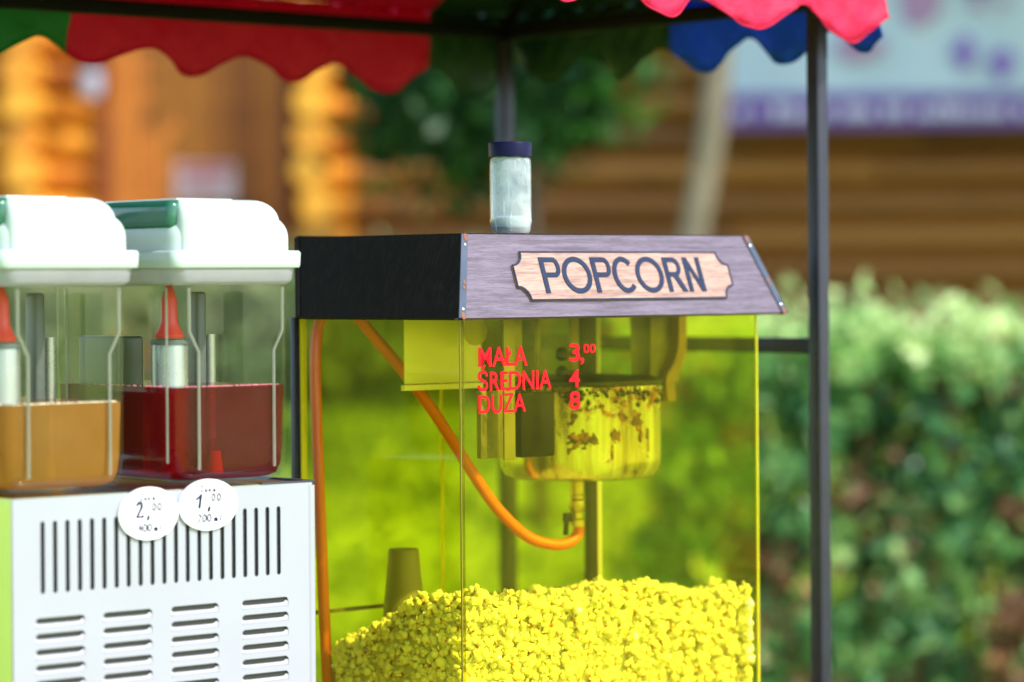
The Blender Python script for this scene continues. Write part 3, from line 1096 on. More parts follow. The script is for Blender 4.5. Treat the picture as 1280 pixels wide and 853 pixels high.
# sign plaque
aL, aR = hood_ab(641, 343)[0], hood_ab(911, 343)[0]
bB, bT = hood_ab(770, 375.5)[1], hood_ab(770, 315.5)[1]


def plaque_loop(x0, x1, y0, y1, r, nn=8):
    # rectangle with stepped concave corners
    pts = []
    for cx, cy, a0 in ((x0, y0, 90), (x1, y0, 180), (x1, y1, 270), (x0, y1, 0)):
        seq = [(cx + r * math.cos(R(a0 - 90 * k / nn)), cy + r * math.sin(R(a0 - 90 * k / nn))) for k in range(nn + 1)]
        pts += seq
    return pts


rN = (bT - bB) * .27
lp = plaque_loop(aL, aR, bB, bT, rN)
me = flat_mesh([lp], .003)
plq = link('sign_plaque', fit(me, FB, P0 + NN * .0017, 1, 1), M['plaque'], hood)
bd = .0022
inn = plaque_loop(aL + bd, aR - bd, bB + bd, bT - bd, rN)
me = flat_mesh([lp, inn], .0014)
link('border', fit(me, FB, P0 + NN * .0037, 1, 1), M['ink'], plq)


def arc(cx, cy, rx, ry, a0, a1, n=20):
    return [(cx + rx * math.cos(R(a0 + (a1 - a0) * k / n)), cy + ry * math.sin(R(a0 + (a1 - a0) * k / n))) for k in range(n + 1)]


def letter(ch, x0, x1):
    """Outlines of one geometric capital, x0..x1 wide and 0..1 high."""
    w, t = x1 - x0, .155
    if ch == 'O':
        cx = (x0 + x1) / 2
        return [arc(cx, .5, w / 2, .52, 0, 354, 40), arc(cx, .5, w / 2 - t * .95, .52 - t * .9, 0, 354, 40)]
    if ch == 'C':
        cx = x0 + w * .55
        return [arc(cx, .5, w * .55, .52, 42, 318, 36) + arc(cx, .5, w * .55 - t * .95, .52 - t * .9, 318, 42, 36)]
    if ch in 'PR':
        h0 = .44
        rr = (1 - h0) / 2
        cy = h0 + rr
        xr = x1 - rr * (.78 if ch == 'P' else .9)
        outer = [(x0, 0), (x0 + t, 0), (x0 + t, h0)]
        if ch == 'R':
            outer += [(x0 + w * .42, h0), (x1 - t * 1.05, 0), (x1 + .03, 0), (x0 + w * .70, h0 + .012)]
        outer += arc(xr - (.06 if ch == 'R' else 0), cy, x1 - xr, rr, -80 if ch == 'R' else -90, 90, 16) + [(x0, 1)]
        tt = t * .85
        inner = [(x0 + t, h0 + tt)] + arc(xr - (.06 if ch == 'R' else 0), cy, x1 - xr - tt, rr - tt, -90, 90, 16) + [(x0 + t, 1 - tt)]
        return [outer, inner]
    if ch == 'N':
        return [[(x0, 0), (x0 + t, 0), (x0 + t, .70), (x1 - t, 0), (x1, 0), (x1, 1), (x1 - t, 1), (x1 - t, .30), (x0 + t, 1), (x0, 1)]]


xA, yA = hood_ab(681, 366)
xB, _ = hood_ab(881.8, 366)
_, yB = hood_ab(780, 323)
yA = hood_ab(780, 366.5)[1]
hgt = yB - yA
wd = (xB - xA) / hgt
loops = []
for ch, p, q in (('P', 115, 190), ('O', 194, 306), ('P', 314, 388), ('C', 392, 476), ('O', 484, 594), ('R', 604, 678), ('N', 688, 757)):
    loops += letter(ch, (p - 115) / 642 * wd, (q - 115) / 642 * wd)
me = flat_mesh(loops, .0014)
link('lettering', fit(me, FB, P0 + NN * .0038 + EX * xA + EY * yA, hgt, hgt), M['ink'], plq)

# price lettering on the front pane
ref = text_mesh('E', .001)
(_, e0, _), (_, e1, _) = bbox(ref)
CAP = e1 - e0


def price(s, x0, x1, yb, yt, fat=.014):
    me = text_mesh(s, .0012, fat)
    lo, hi = bbox(me)
    a = MF.hit(x0, (yb + yt) / 2, 'v', -.001); b = MF.hit(x1, (yb + yt) / 2, 'v', -.001)
    zb = MF.hit(x0, yb, 'v', -.001).z; zt = MF.hit(x0, yt, 'v', -.001).z
    sx, sy = (b.x - a.x) / (hi[0] - lo[0]), (zt - zb) / (CAP + 2 * fat)
    return fit(me, (Vector((1, 0, 0)), Vector((0, 0, 1)), Vector((0, -1, 0))), Vector((a.x, -.0012, zb)), sx, sy, -lo[0], fat)


for row in ((('MAŁA', 598, 659, 459, 434.5),), (('ŚREDNIA', 597, 689, 489.5, 465.5),), (('DUŻA', 598, 657, 517.5, 494.5),),
            (('3', 711, 724.5, 452, 430), (',', 724.8, 729.5, 452, 430), ('00', 729, 744, 441.5, 430.5)), (('4', 711, 724.5, 484.5, 462.5),), (('8', 711.5, 725, 512.5, 490),)):
    bmm = bmesh.new()
    for args in row:
        bmm.from_mesh(price(*args))
    me = bpy.data.meshes.new('price_lettering'); bmm.to_mesh(me); bmm.free()
    link('price_lettering', me, M['red_vinyl'], mach)

# kettle
KV = MD * .5
kc = MF.hit(725, 540, 'v', KV)
kR = (MF.hit(826, 540, 'v', KV).x - MF.hit(625, 540, 'v', KV).x) / 2 * math.cos(R(TH)) * .985
zt, zb = MF.hit(725, 481, 'v', KV).z, MF.hit(725, 597, 'v', KV).z
H = zt - zb
kt = lathe('kettle', [(0, zb), (kR * .80, zb), (kR * .93, zb + .006), (kR * .985, zb + .02), (kR, zb + .035), (kR, zt - .012), (kR * 1.02, zt - .006),
                      (kR * 1.02, zt), (kR * .97, zt), (kR * .97, zb + .03), (0, zb + .012)], (kc.x, kc.y, 0), M['kettle'], mach, 64)
bm = bmesh.new()
add_lathe(bm, [(0, zt + .002), (kR * 1.03, zt + .002), (kR * 1.035, zt + .008), (kR * .9, zt + .014), (0, zt + .02)], (kc.x, kc.y, 0), 48)
from_bm('kettle_lid', bm, M['dark_metal'], kt, 35)
# grease crust along the rim
bm = bmesh.new()
for k in range(170):
    t = RNG.uniform(math.pi * 0.72, math.pi * 1.85)
    c = Vector((kc.x + kR * 1.012 * math.cos(t), kc.y + kR * 1.012 * math.sin(t), zt - abs(RNG.normal()) * .011 - .001))
    bmesh.ops.create_icosphere(bm, subdivisions=1, radius=RNG.uniform(.0015, .0045), matrix=Matrix.Translation(c) @ Matrix.Diagonal((1, 1, RNG.uniform(.7, 1.6), 1)))
from_bm('grease_crust', bm, M['dark_metal'], kt, True)
# burnt oil: a thin crust on the kettle wall, thick at the rim and running down
def vnoise(x, y, seed):
    g = np.random.default_rng(seed).uniform(size=(64, 64))
    xi, yi = np.floor(x).astype(int), np.floor(y).astype(int)
    fx, fy = x - xi, y - yi
    fx, fy = fx * fx * (3 - 2 * fx), fy * fy * (3 - 2 * fy)
    q = lambda i, j: g[i % 64, j % 64]
    return (q(xi, yi) * (1 - fx) + q(xi + 1, yi) * fx) * (1 - fy) + (q(xi, yi + 1) * (1 - fx) + q(xi + 1, yi + 1) * fx) * fy


zy = lambda y: MF.hit(725, y, 'v', kc.y - kR * .7).z
NA, NZ = 250, 96
aa = np.linspace(-1.25, 1.45, NA)
zz_ = np.linspace(zb + .036, zt - .014, NZ)
pxg = 725 + 101 * np.sin(aa)[:, None] + 0 * zz_[None]
yg = np.interp(zz_, [zy(597), zy(481)], [597, 481])[None] + 0 * aa[:, None]
n1 = vnoise(pxg / 5.0, yg / 5.0, 1) - .5
n2 = vnoise(pxg / 1.8, yg / 2.2, 2) - .5
n3 = vnoise(pxg / 2.6, yg / 40.0, 3) - .5
nn = n1 * .9 + n2 * .6
f = (492 - yg) / 9 + nn * 2.2 + np.exp(-((pxg - 705) / 22) ** 2) * .5 + np.exp(-((pxg - 792) / 16) ** 2) * .9      # rim
main = 1.0 - np.hypot((pxg - 727) / 22, (yg - 552) / 15) + nn * .7
main = np.where((yg > 560) & (yg < 588), np.maximum(main, n3 * 3.0 - .25 - np.abs(pxg - 727) / 26 - (yg - 560) / 60), main)
spots = [(793, 530, 8, 14), (797, 548, 3, 14), (764, 546, 6, 9), (762, 566, 2.2, 14), (771, 545, 2, 8), (807, 558, 2.2, 22), (688, 545, 2.0, 60), (716, 522, 6, 5), (712, 530, 4, 3), (722, 512, 5, 3), (750, 508, 6, 4), (778, 506, 9, 6)]
m = np.maximum(f, main)
for cx, cyy, rx, ry in spots:
    m = np.maximum(m, 1.0 - np.hypot((pxg - cx) / rx, (yg - cyy) / ry) + nn * 1.1)
hole = (np.hypot((pxg - 730) / 14, (yg - 566) / 12) < 1) & (vnoise(pxg / 3, yg / 3, 5) > .45)
keep = (m > .12) & ~hole
bm = bmesh.new()
vid = {}


def crust_v(i, j):
    if (i, j) not in vid:
        an = R(-90 - TH) + aa[i]
        edge = min(1.0, max(0.0, m[i, j]) / .5)
        rr_ = kR + .0003 + .0012 * edge
        vid[(i, j)] = bm.verts.new((kc.x + rr_ * math.cos(an), kc.y + rr_ * math.sin(an), zz_[j]))
    return vid[(i, j)]


for i in range(NA - 1):
    for j in range(NZ - 1):
        if keep[i, j] and keep[i + 1, j] and (keep[i, j + 1] or keep[i + 1, j + 1]):
            bm.faces.new((crust_v(i, j), crust_v(i + 1, j), crust_v(i + 1, j + 1), crust_v(i, j + 1)))
from_bm('stain', bm, M['burnt'], kt, True)


def uz_box(name, px0, px1, py0, py1, v, th, mat, parent=mach, bevel=.001):
    """A box standing in the plane v=const that covers the photograph's px0..px1, py0..py1."""
    a = MF.hit(px0, (py0 + py1) / 2, 'v', v); b = MF.hit(px1, (py0 + py1) / 2, 'v', v)
    z1 = min(MF.hit((px0 + px1) / 2, py0, 'v', v).z, HB + .05); z0 = MF.hit((px0 + px1) / 2, py1, 'v', v).z
    return box(name, (a.x, v - th / 2, z0), (b.x, v + th / 2, z1), mat, parent, bevel, 2)


vf = kc.y - kR
uz_box('hanging_strap', 629, 643, 380, 575, vf - .022, .004, M['strap'])
uz_box('strap_plate', 632, 652, 380, 471, vf - .006, .004, M['olive_metal'])
uz_box('side_handle', 598, 630, 488, 573, vf + .012, .012, M['olive_metal'], mach, .003)
uz_box('dark_box', 646, 689, 490, 571, vf + .012, .020, M['dull_black'], mach, .004)  # plain dark box covering the kettle's left front
uz_box('hanger_rod', 670, 674, 380, 476, KV, .006, M['olive_metal'])
uz_box('drive_shaft', 712, 722, 380, 482, KV, .008, M['olive_metal'])
uz_box('drive_shaft', 724, 736, 380, 482, KV + .02, .012, M['dark_metal'])
uz_box('motor_box', 800, 836, 380, 479, KV + .02, .05, M['olive_metal'], mach, .004)
a = MF.hit(843, 400, 'v', KV)
arm_pts = [(MF.hit(px, py, 'v', KV - .01)) for px, py in ((846, 385), (846, 430), (841, 455), (831, 475), (833, 500))]
bm = bmesh.new()
for p, q in zip(spline_pts(arm_pts, 5), spline_pts(arm_pts, 5)[1:]):
    add_box(bm, (min(p.x, q.x) - .009, p.y - .014, min(p.z, q.z) - .001), (max(p.x, q.x) + .009, p.y + .014, max(p.z, q.z) + .001))
from_bm('swing_arm', bm, M['brown_metal'], mach)
for py in (443, 466):
    bm = bmesh.new()
    c = MF.hit(702, py, 'v', KV - .02)
    bmesh.ops.create_uvsphere(bm, u_segments=20, v_segments=10, radius=.0115, matrix=Matrix.Translation(c))
    add_box(bm, c + Vector((0, -.005, -.004)), c + Vector((.03, .005, .004)))
    from_bm('control_knob', bm, M['dark_metal'], mach, 40)

# reflector plate and bulb
rv = .185
uz_box('reflector_plate', 505, 601, 380, 479, rv, .0025, M['plate'])
uz_box('plate_lip', 503.5, 602, 480, 487, rv - .004, .010, M['plate'])
bc = MF.hit(594, 408, 'v', rv - .035)
bm = bmesh.new()
add_lathe(bm, [(0, -.031), (.010, -.029), (.017, -.020), (.0195, -.008), (.017, .006), (.011, .020), (.009, .03), (.009, .055)], (bc.x, bc.y, bc.z), 28)
from_bm('light_bulb', bm, M['bulb'], mach, True)

# gas hose and fittings
fc = MF.hit(721, 600, 'v', kc.y - .02)
z = lambda py: MF.hit(721, py, 'v', kc.y - .02).z
lathe('hose_fitting', [(0, z(597)), (.0118, z(597)), (.0118, z(617)), (.0095, z(618)), (.0095, z(619)), (.0118, z(620)), (.0118, z(623)), (.008, z(624)), (.0125, z(626)), (.0135, z(634)), (.011, z(639)),
                        (.0085, z(641)), (.0085, z(648)), (.0125, z(650)), (.0125, z(658)), (0, z(658))], (fc.x, fc.y, 0), M['brass'], mach, 24)
bm = bmesh.new(); add_box(bm, (fc.x - .030, fc.y - .004, z(652)), (fc.x - .012, fc.y + .004, z(640)), .002, 2)
add_tube(bm, [(fc.x - .024, fc.y, z(645)), (fc.x - .026, fc.y, z(668))], .0045, 8)
from_bm('gas_valve', bm, M['dark_metal'], mach, 40)
hp = []
path_px = [(724, 655, .0), (722, 668, 0), (712, 678, .0), (690, 681, .0), (658, 670, -.01), (622, 636, -.03), (590, 590, -.05), (566, 552, -.07), (535, 505, -.09), (500, 459, -.10), (470, 424, -.10), (449, 398, -.09)]
for px, py, dv in path_px:
    hp.append(MF.hit(px, py, 'v', kc.y - .02 + dv * 0.0 + (.12 * max(0, (700 - px)) / 250)))
up1 = hp[-1] + Vector((-.03, .01, .035))
q0 = MF.hit(398, 410, 'v', MD - .035)
hp += [hp[-1] + Vector((-.022, .008, .03)), (hp[-1] + q0) / 2 + Vector((0, 0, .055)), q0 + Vector((.004, 0, .012))]
for px, py in ((394.5, 440), (395, 500), (398, 580), (401, 660), (404, 740), (408, 822), (410, 860)):
    hp.append(MF.hit(px, py, 'v', MD - .035))
tube('gas_hose', spline_pts(hp, 8), .0093, M['hose'], mach, 14)

# ------------------------------------------------------------------ cup in the machine
cc = MF.hit(505, 760, 'v', MD - .075)
c1 = MF.hit(505, 686, 'v', MD - .075)
cup = empty('scoop_cup', 'grey tapered cup standing upside down behind the popcorn', 'cup', MF.m @ Vector((cc.x, cc.y, PB + .002)), TH)
rr = 24 * 4.9 / FPX
ht = c1.z - PB - .002
bm = bmesh.new()
add_lathe(bm, [(rr * 1.62, 0), (rr * 1.62, .006), (rr * 1.55, .008), (rr * .80, ht - .003), (rr * .76, ht), (0, ht)], (0, 0, 0), 40)
from_bm('cup_wall', bm, M['cup'], cup, 35)

# ------------------------------------------------------------------ popcorn
def kernel_dirs(sub):
    bm = bmesh.new()
    bmesh.ops.create_icosphere(bm, subdivisions=sub, radius=1.0)
    v = np.array([x.co[:] for x in bm.verts]); f = np.array([[w.index for w in x.verts] for x in bm.faces])
    bm.free()
    return v / np.linalg.norm(v, axis=1)[:, None], f


def kernel_shape(dirs, rng):
    k = rng.integers(5, 8)
    c = rng.normal(size=(k, 3)); c /= np.linalg.norm(c, axis=1)[:, None]
    c *= rng.uniform(.46, .70, k)[:, None]
    rad = rng.uniform(.27, .43, k)
    cd = dirs @ c.T
    disc = cd ** 2 - (c ** 2).sum(1)[None] + (rad ** 2)[None]
    ex = np.where(disc > 0, cd + np.sqrt(np.maximum(disc, 0)), 0)
    r = np.maximum(ex.max(1), .30)
    m = 16                                                   # small burst lobes on the big ones
    c = rng.normal(size=(m, 3)); c /= np.linalg.norm(c, axis=1)[:, None]
    c *= rng.uniform(.55, .92, m)[:, None]
    rad = rng.uniform(.10, .20, m)
    cd = dirs @ c.T
    disc = cd ** 2 - (c ** 2).sum(1)[None] + (rad ** 2)[None]
    r = np.maximum(r, np.where(disc > 0, cd + np.sqrt(np.maximum(disc, 0)), 0).max(1))
    r = r * (1 + .05 * np.sin(dirs @ rng.normal(size=3) * 9) * np.sin(dirs @ rng.normal(size=3) * 7))
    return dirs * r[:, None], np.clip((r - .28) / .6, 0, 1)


D3, F3 = kernel_dirs(4)
D2, F2 = kernel_dirs(2)
D2b, F2b = kernel_dirs(3)
KR = .0162


def raw_mesh(name, V, F, depth):
    me = bpy.data.meshes.new(name)
    me.vertices.add(len(V)); me.vertices.foreach_set('co', V.astype(np.float32).ravel())
    me.loops.add(len(F) * 3); me.loops.foreach_set('vertex_index', F.astype(np.int32).ravel())
    me.polygons.add(len(F)); me.polygons.foreach_set('loop_start', np.arange(0, len(F) * 3, 3, dtype=np.int32))
    me.update(calc_edges=True)
    a = me.attributes.new('depth', 'FLOAT', 'POINT'); a.data.foreach_set('value', depth.astype(np.float32))
    me.polygons.foreach_set('use_smooth', [True] * len(F))
    return me


def front_top(u):
    pts = [(576, 748), (640, 745), (700, 750), (745, 738), (790, 727), (830, 735), (880, 738), (940, 730)]
    P = [MF.hit(px, py + 4, 'v', .02) for px, py in pts]
    return float(np.interp(u, [p.x for p in P], [p.z for p in P]))


lp_ = [(560, 744), (540, 742), (505, 752), (470, 769), (440, 791), (415, 816), (398, 842)]
LP = [MF.hit(px, py + 3, 'u', .02) for px, py in lp_]
LV, LZ = [p.y for p in LP], [p.z for p in LP]


def heap_top(u, v):
    f = front_top(u)
    l = float(np.interp(v, LV, LZ)) - LZ[0]              # drop along the side pane
    k = math.exp(-(u / .22) ** 2)
    return f + l * (k + (1 - k) * .35) + .005 * math.sin(u * 31 + v * 17) + .004 * math.sin(u * 67 - v * 41) - .11 * max(0.0, v - .02) * (1 - k)


zf = MF.hit(760, 853, 'v', 0).z       # lowest height in the frame at the front pane
cand = []                             # (priority, u, v, z)
SP = .0205
u = .013
NU = int(round((MW - .036) / SP))
SPU = (MW - .036) / NU
for iu in range(NU + 1):
    for layer in range(2):
        zz = PB + .02
        while True:
            uu = .018 + iu * SPU + RNG.normal() * .003
            vv = TK + .0145 + layer * .014 + RNG.uniform(0, .011)
            top = heap_top(min(max(uu, 0), MW), vv) - .004
            if zz > top: break
            if .016 < uu < MW - .0155:
                vis = zz > zf - .01
                cand.append(((0 if vis else 9) + layer * 3 + RNG.uniform(0, .8) + uu, uu, vv, zz + RNG.normal() * .002))
            zz += SP * RNG.uniform(.85, 1.1)
zz = PB + .02
while zz < front_top(MW) - .002:                 # the corner column against the far edge of the front pane
    cand.append((.2 if zz > zf - .01 else 9, MW - TK - .0115, TK + .0125, zz))
    zz += SP * .62
for iv in range(1, int((MD - .05) / SP)):
    for layer in range(2):
        zz = PB + .02
        while True:
            vv = .014 + iv * SP + RNG.normal() * .003
            uu = TK + .0145 + layer * .014 + RNG.uniform(0, .011)
            if zz > heap_top(uu, vv) - .004 or vv > MD - .03: break
            vis = zz > zf - .03
            cand.append(((0 if vis else 9) + layer * 3 + .2 + vv, uu, vv, zz + RNG.normal() * .002))
            zz += SP * RNG.uniform(.85, 1.1)
uu = .02
while uu < MW - .02:
    vv = .02
    while vv < MD - .03:
        a_, b_ = uu + RNG.normal() * .004, vv + RNG.normal() * .004
        if .019 < a_ < MW - .019 and .019 < b_ < MD - .022:
            lift = RNG.uniform() ** 5 * .012
            cand.append((1.0 + vv * 2.5 + RNG.uniform(0, .5), a_, b_, heap_top(a_, b_) - .006 + lift))
        vv += SP
    uu += SP
for iv in range(1, int((MD - .05) / SP)):
    zz = PB + .02
    while zz < heap_top(MW, .014 + iv * SP) - .004:
        cand.append((8, MW - TK - .0145, .016 + iv * SP, zz)); zz += SP
cand.sort()
variants = []
for k in range(14):
    V, dp = kernel_shape(D3, RNG)
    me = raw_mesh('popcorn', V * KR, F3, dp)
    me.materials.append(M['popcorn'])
    variants.append(me)
mrot = Matrix.Rotation(R(TH), 4, 'Z')
first = None
for k, (pr, a_, b_, c_) in enumerate(cand[:300]):
    if first is None:
        first = bpy.data.objects.new('popcorn', variants[0])
        props(first, 'puffed popcorn flake in the heap against the yellow panes', 'popcorn', 'popcorn flakes heaped in the machine')
        o = first
    else:
        o = first.copy()
        o.data = variants[k % 14]
    COL.objects.link(o)
    o.location = MF.m @ Vector((a_, b_, c_))
    o.rotation_euler = tuple(RNG.uniform(0, 6.28, 3))
    s = RNG.uniform(.72, 1.12)
    o.scale = (s, s, s)
rest = cand[300:]
Vs, Fs, Ds = [], [], []
off = 0
hi_shapes = [kernel_shape(D2b, RNG) for _ in range(30)]
lo_shapes = [kernel_shape(D2, RNG) for _ in range(30)]
for k, (pr, a_, b_, c_) in enumerate(rest):
    hi = pr < 4 and k < 700
    V, dp = (hi_shapes if hi else lo_shapes)[k % 30]
    q = RNG.normal(size=4); q /= np.linalg.norm(q)
    w, x, y, zq = q
    rm = np.array([[1 - 2 * (y * y + zq * zq), 2 * (x * y - zq * w), 2 * (x * zq + y * w)], [2 * (x * y + zq * w), 1 - 2 * (x * x + zq * zq), 2 * (y * zq - x * w)], [2 * (x * zq - y * w), 2 * (y * zq + x * w), 1 - 2 * (x * x + y * y)]])
    Vs.append(V @ rm.T * KR * RNG.uniform(.75, 1.1) + np.array((a_, b_, c_)))
    F = F2b if hi else F2
    Fs.append(F + off); Ds.append(dp); off += len(V)
# the body of the heap under the flakes
G = 26
base_i = off
bv, bf = [], []
for i in range(G + 1):
    for j in range(G + 1):
        u_, v_ = .024 + (MW - .048) * i / G, .028 + (MD - .06) * j / G
        bv.append((u_, v_, heap_top(u_, v_) - .022))
for i in range(G):
    for j in range(G):
        p = base_i + i * (G + 1) + j
        bf += [(p, p + G + 1, p + G + 2), (p, p + G + 2, p + 1)]
n0 = len(bv)
rim = [(i, 0) for i in range(G + 1)] + [(G, j) for j in range(1, G + 1)] + [(i, G) for i in range(G - 1, -1, -1)] + [(0, j) for j in range(G - 1, 0, -1)]
for i, j in rim:
    p = bv[i * (G + 1) + j]
    bv.append((p[0], p[1], PB + .003))
for k, (i, j) in enumerate(rim):
    i2, j2 = rim[(k + 1) % len(rim)]
    a1, a2 = base_i + i * (G + 1) + j, base_i + i2 * (G + 1) + j2
    b1, b2 = base_i + n0 + k, base_i + n0 + (k + 1) % len(rim)
    bf += [(a1, b1, b2), (a1, b2, a2)]
Vs.append(np.array(bv)); Fs.append(np.array(bf)); Ds.append(np.full(len(bv), .5))
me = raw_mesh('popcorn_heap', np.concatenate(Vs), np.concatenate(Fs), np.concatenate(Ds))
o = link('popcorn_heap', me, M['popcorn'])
o.location, o.rotation_euler = MF.o, (0, 0, R(TH))
props(o, 'deep heap of yellow popcorn filling the bottom of the machine', 'popcorn heap', 'popcorn flakes heaped in the machine', 'stuff')

# ------------------------------------------------------------------ jar on the hood
jp = MF.hit(638, 291, 'z', HT + .002)
jp = MF.hit(638.5, 291.5, 'v', T[0][1] + .055)
jz = HT + .0018
jr = 26 * (MF.m @ jp).y / FPX
sc = (MF.m @ jp).y / FPX
jar = empty('salt_shaker', 'glass jar of salt with a navy screw lid on the hood', 'jar', MF.m @ Vector((jp.x, jp.y, jz)), TH)
JH = 114 * sc
k = lambda py: (292 - py) * sc * JH / (114 * sc)
lathe('jar_glass', [(0, .001), (jr * .86, .001), (jr * .94, k(288)), (jr * .98, k(280)), (jr * 1.02, k(276)), (jr, k(272)), (jr, k(206)), (jr * .97, k(199)), (jr * .88, k(195)), (jr * .88, k(190)),
                    (jr * .83, k(190)), (jr * .83, k(196)), (jr * .93, k(202)), (jr * .95, k(272)), (jr * .90, k(284)), (0, k(286))], (0, 0, 0), M['jar_glass'], jar, 48)
lathe('salt', [(0, k(284)), (jr * .88, k(283)), (jr * .93, k(276)), (jr * .93, k(272)), (jr * .5, k(269)), (0, k(270))], (0, 0, 0), M['salt'], jar, 40)
bm = bmesh.new()
prof = [(0, k(190) + .001), (jr * .9, k(190) + .001), (jr * 1.02, k(196)), (jr * 1.04, k(195.5)), (jr * 1.05, k(180)), (jr * 1.02, k(177.5)), (jr * .9, k(177)), (0, k(177))]
add_lathe(bm, prof, (0, 0, 0), 72)
from_bm('jar_lid', bm, M['jar_lid'], jar, 35)

# ------------------------------------------------------------------ drink dispenser
DT = 40.0
DC = at(390, 603, 4.5)
DF = Frame(DC, DT)
disp = empty('drink_dispenser', 'twin bowl cold drink dispenser with slotted pale panel and white lids', 'drink dispenser', DF.o, DT)
PWD = -DF.hit(15, 627, 'v', 0).x          # panel width
PZ = DC.z                                 # its top
DD = .42
box('base_shell', (-PWD, .003, CZ), (-.002, DD, PZ - .004), M['black_plastic'], disp)
pts_loops = [[(-PWD, CZ + .01), (-.0005, CZ + .01), (-.0005, PZ), (-PWD, PZ)]]


def slot_loop(x0, x1, y0, y1, n=6):
    r = (x1 - x0) / 2
    cx = (x0 + x1) / 2
    return [(cx + r * math.cos(R(180 + 180 * k / n)), y0 + r + r * math.sin(R(180 + 180 * k / n))) for k in range(n + 1)] + \
           [(cx + r * math.cos(R(180 * k / n)), y1 - r + r * math.sin(R(180 * k / n))) for k in range(n + 1)]


xs0, xs1 = DF.hit(53, 697, 'v', 0).x, DF.hit(348, 675, 'v', 0).x
zs0, zs1 = DF.hit(52.5, 743, 'v', 0).z, DF.hit(52.5, 652, 'v', 0).z
for k in range(21):
    x = xs0 + (xs1 - xs0) * k / 20
    pts_loops.append(slot_loop(x - .0036, x + .0036, zs0, zs1))
cols = []
for px0, px1, py0 in ((44, 106, 770), (128.5, 190, 761), (213.5, 273, 753), (302, 360, 745)):
    a, b = DF.hit(px0, py0, 'v', 0), DF.hit(px1, py0, 'v', 0)
    cols.append((a.x, b.x))
ztop = DF.hit(75, 771, 'v', 0).z
dz = DF.hit(75, 771, 'v', 0).z - DF.hit(75, 790.5, 'v', 0).z
louv = []
for a, b in cols:
    for r_ in range(9):
        z1 = ztop - r_ * dz
        louv.append((a, b, z1))
        pts_loops.append([(a, z1 - .0135), (b, z1 - .0135), (b, z1 - .005), (b - .0015, z1 - .0018), (b - .005, z1), (a + .005, z1), (a + .0015, z1 - .0018), (a, z1 - .005)])
me = flat_mesh(pts_loops, .0016)
fit(me, (Vector((1, 0, 0)), Vector((0, 0, 1)), Vector((0, -1, 0))), Vector((0, .0, 0)), 1, 1)
panel = link('panel', me, M['body_white'], disp)

lw = cols[0][1] - cols[0][0]
bm = bmesh.new()
nx, nz_ = 12, 5
g = []
for i in range(nx + 1):
    t = i / nx
    e = min(1, min(t, 1 - t) / .13)
    e = math.sqrt(max(0, 1 - (1 - e) ** 2))
    row = []
    for j in range(nz_ + 1):
        sj = j / nz_
        row.append(bm.verts.new((-.0005 + (lw + .001) * t, .0003 + .0105 * e * (sj ** 1.3), -.0138 + sj * (.0122 - .004 * (1 - e)))))
    g.append(row)
for p, q in zip(g, g[1:]):
    for j in range(nz_): bm.faces.new((p[j], q[j], q[j + 1], p[j + 1]))
o = from_bm('louvre', bm, M['body_white'], panel, True)
md = o.modifiers.new('thick', 'SOLIDIFY'); md.thickness = .0008
for k, (a, b, z1) in enumerate(louv):
    q = o if k == 0 else o.copy()
    if k: COL.objects.link(q)
    q.location = (a, 0, z1)
    q.scale = ((b - a) / lw, 1, 1)
bm = bmesh.new()
add_tube(bm, [(-.002, .007, CZ + .01), (-.002, .007, PZ - .004)], .0095, 16)
from_bm('panel_edge', bm, M['body_white'], panel, 60)
# side panel (left) and drip tray rim
box('side_panel', (-PWD - .0016, .001, CZ), (-PWD - .0002, DD, PZ - .003), M['side_steel'], disp)
bm = bmesh.new()
add_box(bm, (-.09, .002, PZ - .003), (.008, .012, PZ + .003), .001, 2)
add_box(bm, (-.004, .012, PZ - .003), (.008, DD, PZ + .003), .001, 2)
from_bm('tray_rim', bm, M['black_plastic'], disp, 40)
box('top_tray', (-PWD + .002, .003, PZ - .004), (-.005, DD - .002, PZ + .0008), M['side_steel'], disp)


def rbox_loft(bm, sects, n=10):
    """sects: (x0, x1, y0, y1, z, r): rounded rectangles stacked into one skin, closed at both ends."""
    rings = []
    for x0, x1, y0, y1, z, r in sects:
        ring = []
        for cx, cyy, a0 in ((x1 - r, y0 + r, -90), (x1 - r, y1 - r, 0), (x0 + r, y1 - r, 90), (x0 + r, y0 + r, 180)):
            for k in range(n + 1):
                t = R(a0 + 90 * k / n)
                ring.append(bm.verts.new((cx + r * math.cos(t), cyy + r * math.sin(t), z)))
        rings.append(ring)
    m = len(rings[0])
    for a, b in zip(rings, rings[1:]):
        for k in range(m): bm.faces.new((a[k], a[(k + 1) % m], b[(k + 1) % m], b[k]))
    bm.faces.new(rings[0][::-1]); bm.faces.new(rings[-1])


BY0, BY1 = .016, .365


